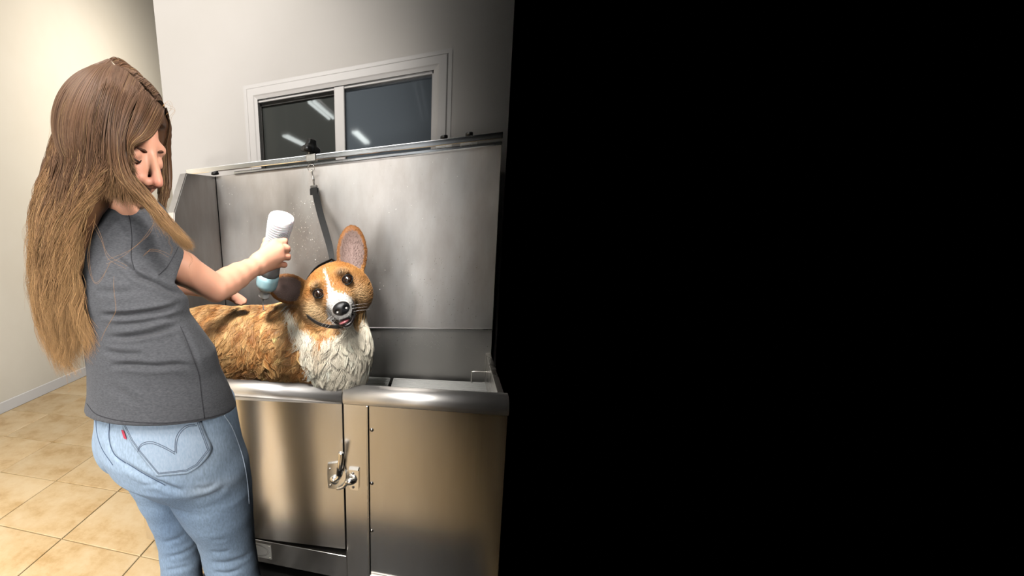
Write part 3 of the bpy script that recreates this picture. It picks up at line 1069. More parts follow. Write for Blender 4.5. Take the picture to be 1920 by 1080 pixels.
# right hand around the bottle
MCP = [at(516, 456, 1.382), at(525, 467, 1.372), at(526, 482, 1.372), at(520, 495, 1.382)]
PIP = [at(533, 452.5, 1.405), at(537.5, 466, 1.400), at(539, 481, 1.402), at(533, 496.5, 1.408)]
DIP = [at(534.5, 455, 1.452), at(539, 469, 1.447), at(540, 483, 1.445), at(534, 497, 1.445)]
TIP = [at(529, 457, 1.478), at(533, 471, 1.472), at(534, 484, 1.47), at(529, 497, 1.467)]
for i in range(4):
    fl.cone(WRI + (np.array([0, 0, .008]) * (1.5 - i)), MCP[i], .0205, .0145 - .001 * (i == 3), .014)
for i in range(4):
    w_ = (1, 1.02, .96, .85)[i]
    fl.chain([MCP[i], PIP[i], DIP[i], TIP[i]], [.0125 * w_, .0112 * w_, .0098 * w_, .0085 * w_], .0028)
THB = [at(492, 482, 1.345), at(499, 462, 1.40), at(500, 452, 1.445), at(508, 449, 1.478)]
fl.chain(THB, [.019, .0145, .012, .010], .008)
# left arm and hand on the dog's back
HL = at(422, 549, 1.545); EL = SHL * .48 + HL * .52 + np.array([-.02, .02, -.02])
fl.chain([SHL, EL, HL], [.045, .036, .025], .02)
for i, (x, y, Y, l) in enumerate(((446, 555, 1.59, 0), (451, 559, 1.585, 0), (450, 563, 1.58, 0), (444, 566, 1.575, 0))):
    m_ = at(433 + i, 550 + 3.0 * i, 1.565)
    fl.chain([HL, m_, at(x, y, Y), at(x + 9, y + 4, Y + .004)], [.02, .0125, .0098, .0078], .004)
fl.chain([HL, at(431, 547, 1.59), at(440, 551, 1.62)], [.018, .012, .009], .008)
V, F = fl.nets()
V = relax(V, F, 2, .4)
skin = np.tile(lin(222, 164, 136), (len(V), 1))
pz = proj(V)
# natural colouring of the skin: pinker hands, nose, cheeks and lips
def blob(c, r, colr, amt):
    d = np.linalg.norm(V - c, axis=1) / r
    w_ = (np.exp(-d * d) * amt)[:, None]
    skin[:] = skin * (1 - w_) + np.asarray(colr) * w_
for i in range(4):
    blob(MCP[i], .014, lin(214, 120, 100), .45); blob(PIP[i], .013, lin(218, 128, 108), .55); blob(TIP[i], .02, lin(220, 130, 112), .6)
blob(H(0, .112, -.030), .018, lin(214, 128, 112), .7)
blob(H(.04, .07, -.03), .030, lin(220, 140, 122), .6); blob(H(-.04, .07, -.03), .030, lin(220, 140, 122), .6)
blob(H(0, .085, .055), .04, lin(226, 160, 136), .5)
for s in (-.012, 0, .012):
    blob(H(s, .093, -.064), .010, lin(186, 98, 92), .8)
blob(HL, .08, lin(228, 160, 140), .5)
M_skin = attr_mat('skin', .45, .35, bump=((220, 220, 220), .06, .002), Subsurface_Weight=.12, Subsurface_Scale=.01)
M_skin.node_tree.nodes['Principled BSDF'].inputs['Subsurface Radius'].default_value = (1, .35, .2)
body = npmesh('body', V, F, M_skin, person, skin)
M_brow = mat('eyebrow_hair', srgb(92, 62, 48), .6, spec=.2)
M_lash = mat('eyelash_hair', srgb(48, 34, 30), .6, spec=.2)
for s in (-1, 1):
    dz = -.011 if s > 0 else -.003
    pts = [H(s * a, b + dz * .15, c + dz * (1 + .35 * i)) for i, (a, b, c) in enumerate(((.013, .0865, .0275), (.024, .0865, .032), (.036, .081, .0335), (.047, .0695, .029)))]
    tube('eyebrow', spline(pts, 12), np.array([.0010, .0016, .0019, .002, .002, .002, .0019, .0018, .0017, .0015, .0012, .0006]) * HS, M_brow, person, 8)
    pts = [H(s * a, b, c) for a, b, c in ((.0195, .0815, .0015), (.026, .0862, -.0035), (.034, .0868, -.0045), (.0425, .0815, -.002), (.047, .0765, .001))]
    tube('eyelash', spline(pts, 12), np.array([.0006, .0011, .0014, .0016, .0017, .0018, .0018, .0018, .0017, .0014, .001, .0005]) * HS, M_lash, person, 6)

# ---- jeans
jb = bpy.data.materials
M_denim = attr_mat('washed_denim', .85, .15, bump=((900, 900, 260), .25, .001), noise=.16, noise_scale=(240, 240, 90), Sheen_Weight=.1)


def ringw(xl, xr, y, Y):
    c = at((xl + xr) / 2, y, Y)
    return c, px((xr - xl) / 2, (xl + xr) / 2, y, Y)


def stack_from(rows, yaw, ratio, grow=0.0):
    """rows of (left px, right px, y px, depth): sections whose outline, seen from the camera, spans left to right"""
    z, cx_, cy_, a_, b_ = [], [], [], [], []
    for i, (xl, xr, y, Y) in enumerate(rows):
        c, w_ = ringw(xl, xr, y, Y)
        yw = yaw[i] if np.ndim(yaw) else yaw
        rt = ratio[i] if np.ndim(ratio) else ratio
        v = c[:2] - 0; v = v / np.linalg.norm(v)          # horizontal sight direction
        s = np.array([v[1], -v[0]])                        # across it
        al, be = np.array([math.cos(yw), math.sin(yw)]) @ s, np.array([-math.sin(yw), math.cos(yw)]) @ s
        a = w_ / math.sqrt(al * al + (rt * be) ** 2) * 1.0
        z.append(c[2]); cx_.append(c[0]); cy_.append(c[1]); a_.append(a + grow); b_.append(a * rt + grow)
    return z, cx_, cy_, a_, b_


YAW = math.radians(-16)
fj = Field((-1.10, .66, .02), (-.30, 1.52, .98), .0045)
rows = [(181, 436, 742, .985), (179, 444, 790, .985), (184, 452, 830, .985), (207, 462, 866, .99), (262, 462, 898, 1.0)]
fj.stack(*stack_from(rows, YAW, .84), YAW, .03)
# buttocks
fj.ell(at(334, 846, .925), np.eye(3), [px(84, 334, 846, .92), .095, px(78, 334, 846, .92)], .03)
fj.ell(at(228, 826, .985), np.eye(3), [px(46, 228, 826, .98), .09, px(66, 228, 826, .98)], .016)
rl_ = [(292, 468, 880, .985), (316, 471, 915, .99), (338, 473.5, 950, 1.0), (362, 474.5, 985, 1.015), (374, 476, 1015, 1.025), (381, 481, 1048, 1.03), (394, 487, 1085, 1.035), (404, 497, 1130, 1.04), (420, 509, 1200, 1.05), (444, 521, 1290, 1.06), (462, 530, 1375, 1.065)]
ll_ = [(206, 330, 850, 1.03), (238, 340, 893, 1.05), (258, 352, 930, 1.07), (277, 363, 965, 1.09), (293, 374, 1005, 1.11), (299, 379, 1040, 1.12), (302, 380, 1085, 1.125), (312, 392, 1140, 1.13), (338, 410, 1210, 1.14), (372, 435, 1290, 1.15), (392, 448, 1350, 1.155)]
for rows in (rl_, ll_):
    C = [ringw(*r) for r in rows]
    fj.chain([c for c, w_ in C], [w_ * .985 for c, w_ in C], .02 if rows is rl_ else .010)
V, F = fj.nets(); V = relax(V, F, 3, .5); V, F = quadsplit(V, F); V = relax(V, F, 3, .5)
N = vnormals(V, F); P2 = proj(V)
facing = np.clip(-(N @ R[:, 1]) * 1.6, 0, 1)


def seg_dist(P, line):
    """distance in photo pixels to a polyline and the signed side"""
    line = np.asarray(line, float)
    best = np.full(len(P), 1e9); sgn = np.zeros(len(P)); tt = np.zeros(len(P))
    for i in range(len(line) - 1):
        a, b = line[i], line[i + 1]; ab = b - a
        t = np.clip(((P - a) @ ab) / (ab @ ab), 0, 1)
        q = P - (a + t[:, None] * ab)
        d = np.hypot(q[:, 0], q[:, 1])
        m = d < best
        best[m] = d[m]; sgn[m] = np.sign(ab[0] * q[:, 1] - ab[1] * q[:, 0])[m]; tt[m] = (i + t[m]) / (len(line) - 1)
    return best, sgn, tt


def fold(V, N, P2, facing, line, width, depth, ridge=.4):
    """press a crease along a line and raise the cloth beside it"""
    d, s, t = seg_dist(P2, spline(line, 4 * len(line)))
    env = np.clip(np.minimum(t, 1 - t) * 3.4, 0, 1); env = env * env * (3 - 2 * env) * facing
    h = -depth * np.exp(-(d / width) ** 2) + ridge * depth * np.exp(-((d - 2.1 * width) / (1.2 * width)) ** 2)
    return V + N * (h * env)[:, None]


for line, wd, dp in (
        ([(232, 782), (206, 800), (204, 830), (214, 854), (232, 870)], 3.0, .0035),
        ([(216, 856), (250, 880), (290, 902), (330, 918), (350, 922)], 5, .006),
                ([(350, 938), (382, 934), (412, 921), (428, 908)], 5, .0030),
        ([(356, 914), (385, 916), (408, 906)], 4, .0018),
        ([(258, 907), (288, 909), (312, 901)], 3.5, .0018),
        ([(300, 1018), (326, 1013), (350, 1001)], 4, .0022),
        ([(302, 1045), (335, 1041), (362, 1028), (372, 1018)], 4, .0028),
        ([(306, 1070), (335, 1066), (366, 1060)], 4, .0022),
        ([(388, 1052), (420, 1056), (455, 1046), (474, 1034)], 4, .0030),
        ([(396, 1072), (425, 1075), (458, 1066)], 3.5, .0026),
        ([(390, 1033), (412, 1036), (438, 1031)], 3.5, .0018),
        ([(392, 1012), (410, 1013), (430, 1008)], 3.5, .0012)):
    V = fold(V, N, P2, facing, line, wd, dp)
base = lin(154, 176, 200)
cj = np.tile(base, (len(V), 1))


def fade(mask_c, rx, ry, colr, amt, rot=0):
    d = P2 - np.asarray(mask_c)
    c_, s_ = math.cos(rot), math.sin(rot)
    q = np.stack([(d[:, 0] * c_ + d[:, 1] * s_) / rx, (-d[:, 0] * s_ + d[:, 1] * c_) / ry], 1)
    w_ = (np.exp(-(q ** 2).sum(1)) * amt)[:, None]
    cj[:] = cj * (1 - w_) + colr * w_


# wear: paler seat, darker blue down the legs
fade((330, 850), 95, 60, lin(172, 188, 204), .85); fade((215, 810), 40, 60, lin(168, 186, 205), .6)
fade((395, 915), 60, 14, lin(182, 194, 206), .7, -.25)
fade((425, 985), 40, 90, lin(140, 163, 190), .6); fade((320, 980), 45, 80, lin(120, 144, 174), .8)
jeans = npmesh('jeans', V, F, M_denim, person, cj)
jb_ = bvh_of(jeans)


def on(bvh, pts, lift):
    out = []
    for x, y in pts:
        p, n = cast(bvh, x, y)
        if p is not None:
            out.append(p + n * lift)
    return out


def seam(name, bvh, line, rad, m, parent, n=40, lift=.0006, k=5):
    pts = on(bvh, spline(line, n), lift)
    if len(pts) < 3:
        return None
    return tube(name, pts, rad, m, parent, k)


M_thread = mat('grey_blue_thread', srgb(104, 116, 134), .8, spec=.1)
M_seam = mat('pale_denim_seam', srgb(178, 192, 208), .85, spec=.1)
M_seam_dark = mat('dark_denim_seam', srgb(84, 100, 128), .85, spec=.1)
# back pocket: a raised patch laid on the seat
pk = [(225, 786), (243, 824), (258, 846), (294, 893), (350, 887), (372, 876), (397, 846), (396, 838), (375, 788), (310, 800)]


def inside(poly, x, y):
    c = False; n = len(poly); j = n - 1
    for i in range(n):
        xi, yi = poly[i]; xj, yj = poly[j]
        if (yi > y) != (yj > y) and x < (xj - xi) * (y - yi) / (yj - yi) + xi:
            c = not c
        j = i
    return c


def patch(name, bvh, rows_l, rows_r, nu, m, parent, lift, th):
    """cloth patch between a left and a right edge given in photo positions"""
    A, B = spline(rows_l, 26), spline(rows_r, 26)
    V, F, ok = [], [], []
    for a, b in zip(A, B):
        for u in np.linspace(0, 1, nu):
            x, y = a + (b - a) * u
            p, n = cast(bvh, x, y)
            V.append((p, n) if p is not None else V[-1])
    n_ = 26
    top = [p + n * lift for p, n in V]; bot = [p - n * th for p, n in V]
    W = top + bot; o = len(top)
    for i in range(n_ - 1):
        for j in range(nu - 1):
            q = i * nu + j
            F.append((q, q + 1, q + nu + 1, q + nu)); F.append((o + q, o + q + nu, o + q + nu + 1, o + q + 1))
    for i in range(n_ - 1):
        for q, s in ((i * nu, 1), (i * nu + nu - 1, -1)):
            f = (q, q + nu, o + q + nu, o + q)
            F.append(f if s > 0 else f[::-1])
    for j in range(nu - 1):
        F.append((j, o + j, o + j + 1, j + 1)); q = (n_ - 1) * nu + j
        F.append((q, q + 1, o + q + 1, o + q))
    ob = mesh(name, W, F, m, parent, True)
    bm = bmesh.new(); bm.from_mesh(ob.data); bmesh.ops.recalc_face_normals(bm, faces=bm.faces[:]); bm.to_mesh(ob.data); bm.free()
    return ob


M_pocket = mat('washed_denim_pocket', srgb(158, 178, 200), .85, spec=.15, noise=((260, 260, 100), srgb(176, 192, 210), 5), bump=((900, 900, 260), .25, .001))
pocket = patch('back_pocket', jb_, [(224, 784), (243, 824), (258, 846), (278, 872), (294, 893)], [(374, 784), (385, 812), (397, 843), (376, 872), (350, 888)], 24, M_pocket, jeans, .0025, .002)
pb_ = bvh_of(pocket)
st = []
edge = [(229, 790), (246, 824), (262, 847), (297, 889), (350, 883), (370, 872), (392, 844), (372, 790)]
for off_ in (0, 1):
    e2 = [(x + (312 - x) * .03 * off_ * 1.3, y + (835 - y) * .03 * off_ * 1.3) for x, y in edge]
    pts = [q for a, b in zip(e2[:-1], e2[1:]) for q in (np.array(a) + (np.array(b) - a) * t for t in np.linspace(0, 1, 12))]
    w_ = on(pb_, pts, .0004)
    st.append(tube_data(w_, .0006, 5))
arc1 = [(258, 844), (266, 832), (284, 828), (306, 836), (328, 848)]
arc2 = [(328, 848), (329, 824), (337, 808), (350, 798), (366, 796)]
for a in (arc1, arc2, [(x, y + 3.5) for x, y in arc1], [(x + 3, y + 2) for x, y in arc2]):
    w_ = on(pb_, spline(a, 26), .0004)
    st.append(tube_data(w_, .0007, 5))
V_, F_ = merge(st)
mesh('pocket_stitching', V_, F_, M_thread, pocket, True)
# red tab on the pocket's left edge
tabp = on(jb_, [(232, 806), (237, 822)], .003)
sv = unit(SR * .8 - SU * .3)
tw = .0062
Vt = []
for p in tabp:
    for dx, dz in ((-tw * .6, 0), (tw * .5, 0), (tw * .5, .0018), (-tw * .6, .0018)):
        Vt.append(p + sv * dx + TC * dz)
mesh('pocket_tab', Vt, [(0, 1, 2, 3), (4, 7, 6, 5), (0, 4, 5, 1), (1, 5, 6, 2), (2, 6, 7, 3), (3, 7, 4, 0)], mat('red_tab', srgb(190, 60, 84), .7), pocket)
seam('seam', jb_, [(420, 778), (434, 800), (446, 830), (456, 862), (463, 900), (467, 945)], .0016, M_seam, jeans)
seam('seam', jb_, [(196, 768), (205, 792), (205, 822), (214, 850), (236, 868)], .0012, M_seam_dark, jeans)
seam('seam', jb_, [(180, 780), (182, 812), (192, 842), (212, 872)], .0010, M_seam_dark, jeans)
seam('seam', jb_, [(238, 868), (270, 888), (310, 910)], .0009, M_seam_dark, jeans)
# shoes, below the frame
M_shoe = mat('dark_shoe_leather', srgb(40, 38, 38), .5)
for nm, rows in (('right', rl_), ('left', ll_)):
    c, w_ = ringw(*rows[-1])
    toe = unit([.22, .97, 0])
    fs = Field((c[0] - .16, c[1] - .14, -.01), (c[0] + .2, c[1] + .28, .16), .006)
    b0 = np.array([c[0], c[1], .012])
    fs.cone(b0 + [0, 0, .035] - toe * .04, b0 + [0, 0, .03] + toe * .10, .036, .036, .02)
    fs.cone(b0 + [0, 0, .03] + toe * .10, b0 + [0, 0, .024] + toe * .165, .038, .024, .02)
    fs.cone(b0 + [0, 0, .05], [c[0], c[1], .13], .036, .036, .02)
    fs.v = np.maximum(fs.v, ((.0105 - (fs.lo[2] + fs.res * np.arange(fs.n[2])))[None, None, :]).astype(np.float32))
    V_, F_ = fs.nets()
    npmesh('shoe', V_, F_, M_shoe, person)

# ---- t-shirt
M_shirt = attr_mat('heathered_jersey', .9, .12, bump=((700, 700, 700), .25, .001), noise=.22, noise_scale=(150, 150, 420), Sheen_Weight=.15)
fs = Field((-1.12, .62, .70), (-.36, 1.42, 1.70), .0042)
rows = [(152, 452, 812, .97), (160, 441, 766, .965), (166, 426, 728, .96), (165, 408, 690, .955), (160, 399, 655, .95), (156, 372, 618, .945), (152, 350, 588, .94), (148, 351, 560, .94), (144, 342, 525, .94), (140, 330, 488, .945), (138, 312, 448, .945), (144, 296, 415, .945), (166, 272, 385, .945), (176, 262, 371, .935)]
yaws = [YAW] * 5 + [YAW * 1.1] * 4 + [YAW * 1.3] * 5
rat = [.86, .86, .82, .78, .74, .70, .70, .74, .76, .74, .70, .64, .66, .9]
fs.stack(*stack_from(rows, yaws, rat), yaws, .012)
hp = [at(160, 756, .965), at(300, 797, .82), at(441, 772, .965)]
hn_ = unit(np.cross(hp[1] - hp[0], hp[2] - hp[0])); hn_ = hn_ if hn_[2] < 0 else -hn_
fs.put(lambda P: -((P - hp[0]) @ hn_), fs.lo, fs.lo + [.8, .8, .35], .004, True)
fs.cone(at(200, 410, .905), at(258, 428, .905), px(44, 205, 404, .9), px(54, 258, 426, .9), .03)
hem_c = (np.array([340, 468.]) + np.array([293, 525.])) / 2
sl0, sl1 = at(256, 440, .925), at(316.5, 496.5, .985)
fs.cone(sl0, sl1, px(60, 258, 440, .92), px(39, 316, 497, .985), .03)
fs.cone(at(222, 396, .93), at(262, 424, .925), px(30, 222, 392, .92), px(50, 262, 424, .92), .03)
ax_ = unit(sl1 - sl0)
def cut_plane(fld, p, n, lo, hi):
    fld.put(lambda P: -((P - p) @ n), lo, hi, .003, True)
# cut the sleeve off at its hem
fs.put(lambda P: np.maximum(-((P - sl1) @ ax_), np.linalg.norm(P - sl1, axis=-1) - .10), sl1 - .1, sl1 + .1, .004, True)
# left sleeve
sll = SHL * .62 + EL * .38
fs.cone(SHL + np.array([.03, 0, 0]), sll, .060, .050, .03)
V, F = fs.nets(); V = relax(V, F, 3, .5); V, F = quadsplit(V, F); V = relax(V, F, 3, .5)
N = vnormals(V, F); P2 = proj(V); facing = np.clip(-(N @ R[:, 1]) * 1.8 + .1, 0, 1)
for line, wd, dp in (
        ([(176, 589), (220, 591), (262, 588), (310, 580), (347, 566)], 4.5, .009),
        ([(190, 633), (235, 632), (275, 626), (310, 616), (345, 610)], 5, .010),
        ([(185, 655), (230, 664), (275, 664)], 5, .005),
        ([(195, 690), (235, 684), (290, 687), (335, 684), (366, 692)], 5, .007),
        ([(240, 512), (262, 520), (290, 530), (320, 545), (348, 556)], 5, .008),
        ([(215, 480), (245, 505), (272, 522)], 5, .005),
        ([(255, 500), (280, 512), (295, 524)], 4, .004),
        ([(310, 600), (330, 592), (350, 588)], 3.5, .003),
        ([(338, 612), (352, 640), (366, 670), (375, 700)], 5, .002),
        ([(205, 720), (240, 745), (265, 760)], 7, .0025),
        ([(170, 545), (215, 548), (260, 545)], 6, .0025),
        ([(200, 610), (250, 608), (300, 600)], 4, .002),
        ([(190, 645), (225, 645), (265, 642), (300, 634)], 4, .002),
        ([(215, 400), (235, 425), (245, 450)], 6, .003),
        ([(270, 395), (290, 425), (300, 455)], 8, .002)):
    V = fold(V, N, P2, facing, line, wd, dp)
cs = np.tile(lin(88, 89, 93), (len(V), 1))
shirt = npmesh('t_shirt', V, F, M_shirt, person, cs)
sb_ = bvh_of(shirt)
M_sseam = mat('shirt_seam', srgb(66, 66, 70), .9, spec=.1)
seam('seam', sb_, [(338, 612), (350, 640), (360, 668), (372, 700), (377, 740), (383, 784)], .0011, M_sseam, shirt, lift=.0002)
seam('seam', sb_, [(163, 757), (180, 776), (215, 787), (260, 792), (310, 793), (370, 787), (420, 775), (437, 766)], .0010, M_sseam, shirt, lift=.0002)
seam('seam', sb_, [(334, 463), (328, 476), (313, 500), (297, 516)], .0010, M_sseam, shirt, lift=.0002)
seam('seam', sb_, [(222, 372), (240, 400), (247, 440), (246, 480), (252, 505)], .0009, M_sseam, shirt, lift=.0002)

# ---- hair
M_hair = bpy.data.materials.new('long_brown_hair'); M_hair.use_nodes = True
nt = M_hair.node_tree; b = nt.nodes['Principled BSDF']
a_ = nt.nodes.new('ShaderNodeAttribute'); a_.attribute_name = 'col'
nt.links.new(a_.outputs['Color'], b.inputs['Base Color'])
b.inputs['Roughness'].default_value = .42; b.inputs['Specular IOR Level'].default_value = .25

GA = [[(200, 111, .95), (150, 138, .95), (112, 203, .95), (97, 265, .95), (78, 330, .95), (62, 390, .95), (57, 460, .95), (60, 540, .95), (72, 610, .95), (98, 676, .95)],
      [(203, 110, .92), (158, 143, .88), (128, 210, .87), (112, 290, .87), (95, 360, .87), (80, 430, .87), (76, 510, .88), (84, 590, .89), (103, 660, .9), (124, 712, .91)],
      [(207, 112, .90), (174, 150, .84), (150, 220, .82), (136, 300, .82), (120, 380, .82), (102, 450, .83), (94, 530, .84), (102, 600, .85), (120, 660, .86), (138, 706, .87)],
      [(212, 120, .89), (190, 165, .82), (172, 230, .80), (165, 310, .795), (150, 370, .80), (122, 440, .81), (110, 520, .82), (120, 590, .83), (142, 640, .84), (160, 690, .85)],
      [(222, 130, .88), (205, 180, .81), (192, 245, .79), (188, 305, .785), (178, 345, .785), (148, 410, .79), (126, 490, .81), (130, 560, .82), (152, 615, .83), (184, 685, .83)],
      [(232, 138, .88), (214, 186, .81), (202, 250, .785), (200, 305, .78), (192, 335, .78), (164, 380, .785), (140, 440, .80), (134, 520, .81), (146, 580, .82), (178, 650, .825)]]
GB = [[(232, 138, .88), (214, 186, .81), (204, 250, .785), (208, 305, .78), (226, 340, .785), (252, 366, .80), (285, 398, .815), (318, 440, .83)],
      [(248, 150, .875), (228, 202, .81), (220, 265, .785), (228, 318, .785), (254, 356, .795), (294, 398, .815), (328, 438, .83), (346, 458, .84)],
      [(268, 166, .875), (242, 216, .81), (228, 272, .79), (235, 318, .79), (260, 356, .805), (302, 400, .825), (338, 446, .84), (356, 466, .85)],
      [(288, 184, .88), (256, 228, .82), (239, 266, .80), (239, 298, .80), (253, 332, .81), (283, 368, .825), (318, 412, .84), (348, 452, .85), (358, 467, .855)]]
GF = [[(268, 166, .875), (256, 205, .815), (243, 242, .80), (238, 270, .797), (240, 302, .80), (250, 330, .805)],
      [(290, 186, .885), (278, 215, .835), (258, 252, .808), (244, 268, .80), (242, 298, .802), (252, 332, .81)],
      [(307, 203, .905), (302, 222, .873), (284, 252, .838), (261, 267, .812), (247, 272, .803), (244, 300, .805)]]
GD = [[(207, 112, .90), (222, 112, .93), (240, 122, .98), (250, 140, 1.02)],
      [(232, 138, .88), (248, 128, .92), (268, 146, .98), (276, 170, 1.02)],
      [(260, 160, .88), (274, 153, .92), (292, 178, .97), (300, 205, 1.0)],
      [(290, 186, .89), (299, 185, .92), (310, 208, .96), (314, 235, .98)]]
GG = [[(214, 186, .81), (202, 250, .785), (198, 305, .782), (186, 340, .785), (168, 372, .79)],
      [(214, 186, .81), (204, 250, .785), (206, 305, .78), (206, 340, .782), (204, 378, .795)],
      [(228, 205, .81), (218, 260, .785), (222, 315, .782), (232, 348, .787), (240, 386, .80)],
      [(242, 216, .81), (232, 272, .79), (240, 318, .79), (260, 356, .80), (280, 394, .815)]]
GC = [[(308, 203, .93), (307, 235, .955), (301, 270, .97), (298, 310, .975), (297, 345, .975), (296, 380, .97), (293, 405, .96)],
      [(309, 205, .94), (312, 240, .965), (313, 285, .985), (315, 325, .985), (314, 355, .98), (308, 380, .97), (303, 400, .96)],
      [(308, 207, .95), (310, 245, .99), (308, 290, 1.01), (308, 330, 1.01), (306, 360, 1.0), (300, 385, .99), (297, 400, .98)]]


def guide(g, n):
    return spline([at(*q) for q in g], n)


HCC = H(-.004, -.020, .044); HRR = np.array([.087, .112, .102]) * HS
# undercoat: a solid mass of hair below the strands, so that no scalp or shirt shows through
fh = Field((-1.10, .68, .82), (-.40, 1.10, 1.80), .006)
fh.ell(HCC, HA, HRR * .975, .01)
for G, th, stop in ((GA, .024, .86), (GB, .015, .90), (GG, .020, 1.0), (GC, .006, .85)):
    for g in G:
        n = 16
        q = guide(g, n)[:int(n * stop)]
        dpt = unit(R[:, 1])
        rr = np.interp(np.linspace(0, 1, n), [0, .3, .45, .7, 1], [min(th, .006), min(th, .010), th, th * .6, th * .12])[:len(q)]
        fh.chain(q[1:] + dpt * (rr[1:, None] + .010), rr[1:], .012)
# keep the face free
fh.put(lambda P: np.maximum(-(P - HC) @ f_ + .052 * HS, (np.abs((P - HC) @ r_ - 0.0) - .062 * HS)) if False else np.maximum(np.maximum(-((P - HC) @ f_) + .060 * HS, ((P - HC) @ u_) - .070 * HS), np.abs((P - HC) @ r_) - .066 * HS), HC - .2, HC + .2, .012, True)
V, F = fh.nets(); V = relax(V, F, 2, .5)
zt_ = np.clip((V[:, 2] - .95) / .75, 0, 1)[:, None]
hb = lin(112, 78, 52) * (1 - zt_) + lin(74, 52, 38) * zt_
hair_root = npmesh('hair', V, F, M_hair, person, hb)


def strands(G, n_per, K, spread, wave, wave_from, rad, seed, depth=.012, lighten=1.0, short=.08):
    g = np.random.default_rng(seed)
    gd = [guide(q, K) for q in G]
    out, cols = [], []
    s = np.linspace(0, 1, K)
    root, mid, tip = lin(76, 57, 45), lin(104, 75, 54), lin(186, 144, 98)
    pale = lin(206, 168, 118)
    sight = unit(R[:, 1])
    for i in range(len(G) - 1):
        ncl = max(4, n_per // 26)
        cu = g.random(ncl); cph = g.random(ncl) * 6.28; cfr = g.uniform(3.6, 5.8, ncl); camp = g.uniform(.5, 1.3, ncl)
        ccol = g.normal(0, .16, ncl); clen = 1 - short * g.random(ncl) ** 1.5; cd_ = g.random(ncl)
        for j in range(n_per):
            c = g.integers(ncl)
            u = np.clip(cu[c] + g.normal(0, .14) * (1 - .74 * s), -.08, 1.08)[:, None]
            L = clen[c] * g.uniform(.93, 1.0)
            A = np.stack([np.interp(s * L, s, gd[i][:, k]) for k in range(3)], 1)
            B = np.stack([np.interp(s * L, s, gd[i + 1][:, k]) for k in range(3)], 1)
            P = A * (1 - u) + B * u
            am = wave * camp[c] * np.clip((s - wave_from) / (1 - wave_from), 0, 1) ** .9
            ph = cph[c] + g.normal(0, .2)
            P = P + SR[None] * (am * np.sin(cfr[c] * 6.28 * s * .9 + ph))[:, None] + sight[None] * (am * .8 * np.cos(cfr[c] * 6.28 * s * .9 + ph * 1.3))[:, None]
            P = P + SR[None] * (g.normal(0, spread) * s ** 1.5)[:, None] + sight[None] * ((cd_[c] * depth + g.normal(0, .003)) * np.minimum(1, s * 5))[:, None]
            # lie on the head, not in it
            hq = ((P - HCC) @ HA.T) / HRR
            hn = np.linalg.norm(hq, axis=1)
            lim = 1.0 + .05 * cd_[c] * 0 + .055 * (1 - cd_[c])
            push = np.where(hn < lim, lim / np.maximum(hn, .3), 1.0)
            P = HCC + (hq * push[:, None] * HRR) @ HA
            # frayed ends
            P = P + g.normal(0, 1, 3)[None] * (np.clip(s - .8, 0, 1) ** 1.5 * .05)[:, None]
            out.append(P)
            m = np.clip(s / .45, 0, 1)[:, None]; t_ = np.clip((s - .42) / .55, 0, 1)[:, None] * lighten
            cc = root * (1 - m) + mid * m
            cc = cc * (1 - t_) + tip * t_
            k = math.exp(ccol[c] + g.normal(0, .13))
            if g.random() < .10:
                cc = cc * .55 + pale * .45 * np.clip(s * 2, .25, 1)[:, None]
            cols.append(np.clip(cc * k, 0, 1))
    P = np.array(out); C = np.array(cols)
    rd = np.tile(rad * np.interp(s, [0, .1, .7, 1], [.8, 1, .85, .15]), (len(P), 1))
    return P, rd, C


parts = [strands(GA, 1150, 30, .005, .017, .25, .00052, 1, short=.36),
         strands(GB, 900, 26, .003, .004, .3, .00048, 2, .008, .75),
         strands(GF, 520, 20, .001, .0008, .6, .00045, 3, .004, .12),
         strands(GD, 380, 14, .001, .0005, .6, .00045, 5, .003, .05),
         strands(GG, 560, 22, .003, .003, .5, .00048, 6, .006, .3),
         strands(GC, 420, 18, .002, .002, .4, .00048, 4, .008, .25)]
# loose single strands
loose = [[(150, 370, .80), (185, 440, .81), (205, 480, .81), (235, 500, .82)], [(200, 490, .80), (240, 470, .80), (275, 440, .80), (290, 410, .80)],
         [(160, 560, .82), (175, 640, .83), (192, 690, .83)], [(215, 520, .81), (217, 570, .81), (210, 600, .81), (190, 640, .82)],
         [(58, 370, .93), (52, 420, .93), (50, 480, .93), (56, 540, .93)], [(62, 560, .93), (72, 630, .93), (100, 690, .93)],
         [(318, 440, .86), (322, 455, .86), (324, 475, .865)], [(345, 455, .85), (352, 470, .855), (358, 485, .86), (354, 500, .86)],
         [(180, 400, .79), (165, 470, .80), (180, 530, .81), (205, 490, .81)], [(308, 200, .9), (318, 190, .92), (322, 205, .93), (315, 215, .93)],
         [(306, 195, .9), (325, 205, .92), (318, 225, .92)], 
         [(265, 480, .815), (285, 470, .82), (318, 482, .85)], [(120, 700, .92), (130, 725, .92), (128, 735, .92)], [(100, 200, .9), (92, 240, .9), (96, 280, .9)]]
Pl = []
lg = np.random.default_rng(9)
for g in loose:
    q = guide(g, 30)
    for _ in range(2):
        Pl.append(q + lg.normal(0, .0025, 3) + SR[None] * (np.sin(np.linspace(0, 9, 30) + lg.random() * 6) * .0025)[:, None])
Pl = np.array(Pl)


def resample(P, K):
    s0, s1 = np.linspace(0, 1, P.shape[1]), np.linspace(0, 1, K)
    i = np.minimum((s1 * (P.shape[1] - 1)).astype(int), P.shape[1] - 2); u = (s1 * (P.shape[1] - 1) - i)
    u = u.reshape((1, K) + (1,) * (P.ndim - 2))
    return P[:, i] * (1 - u) + P[:, i + 1] * u


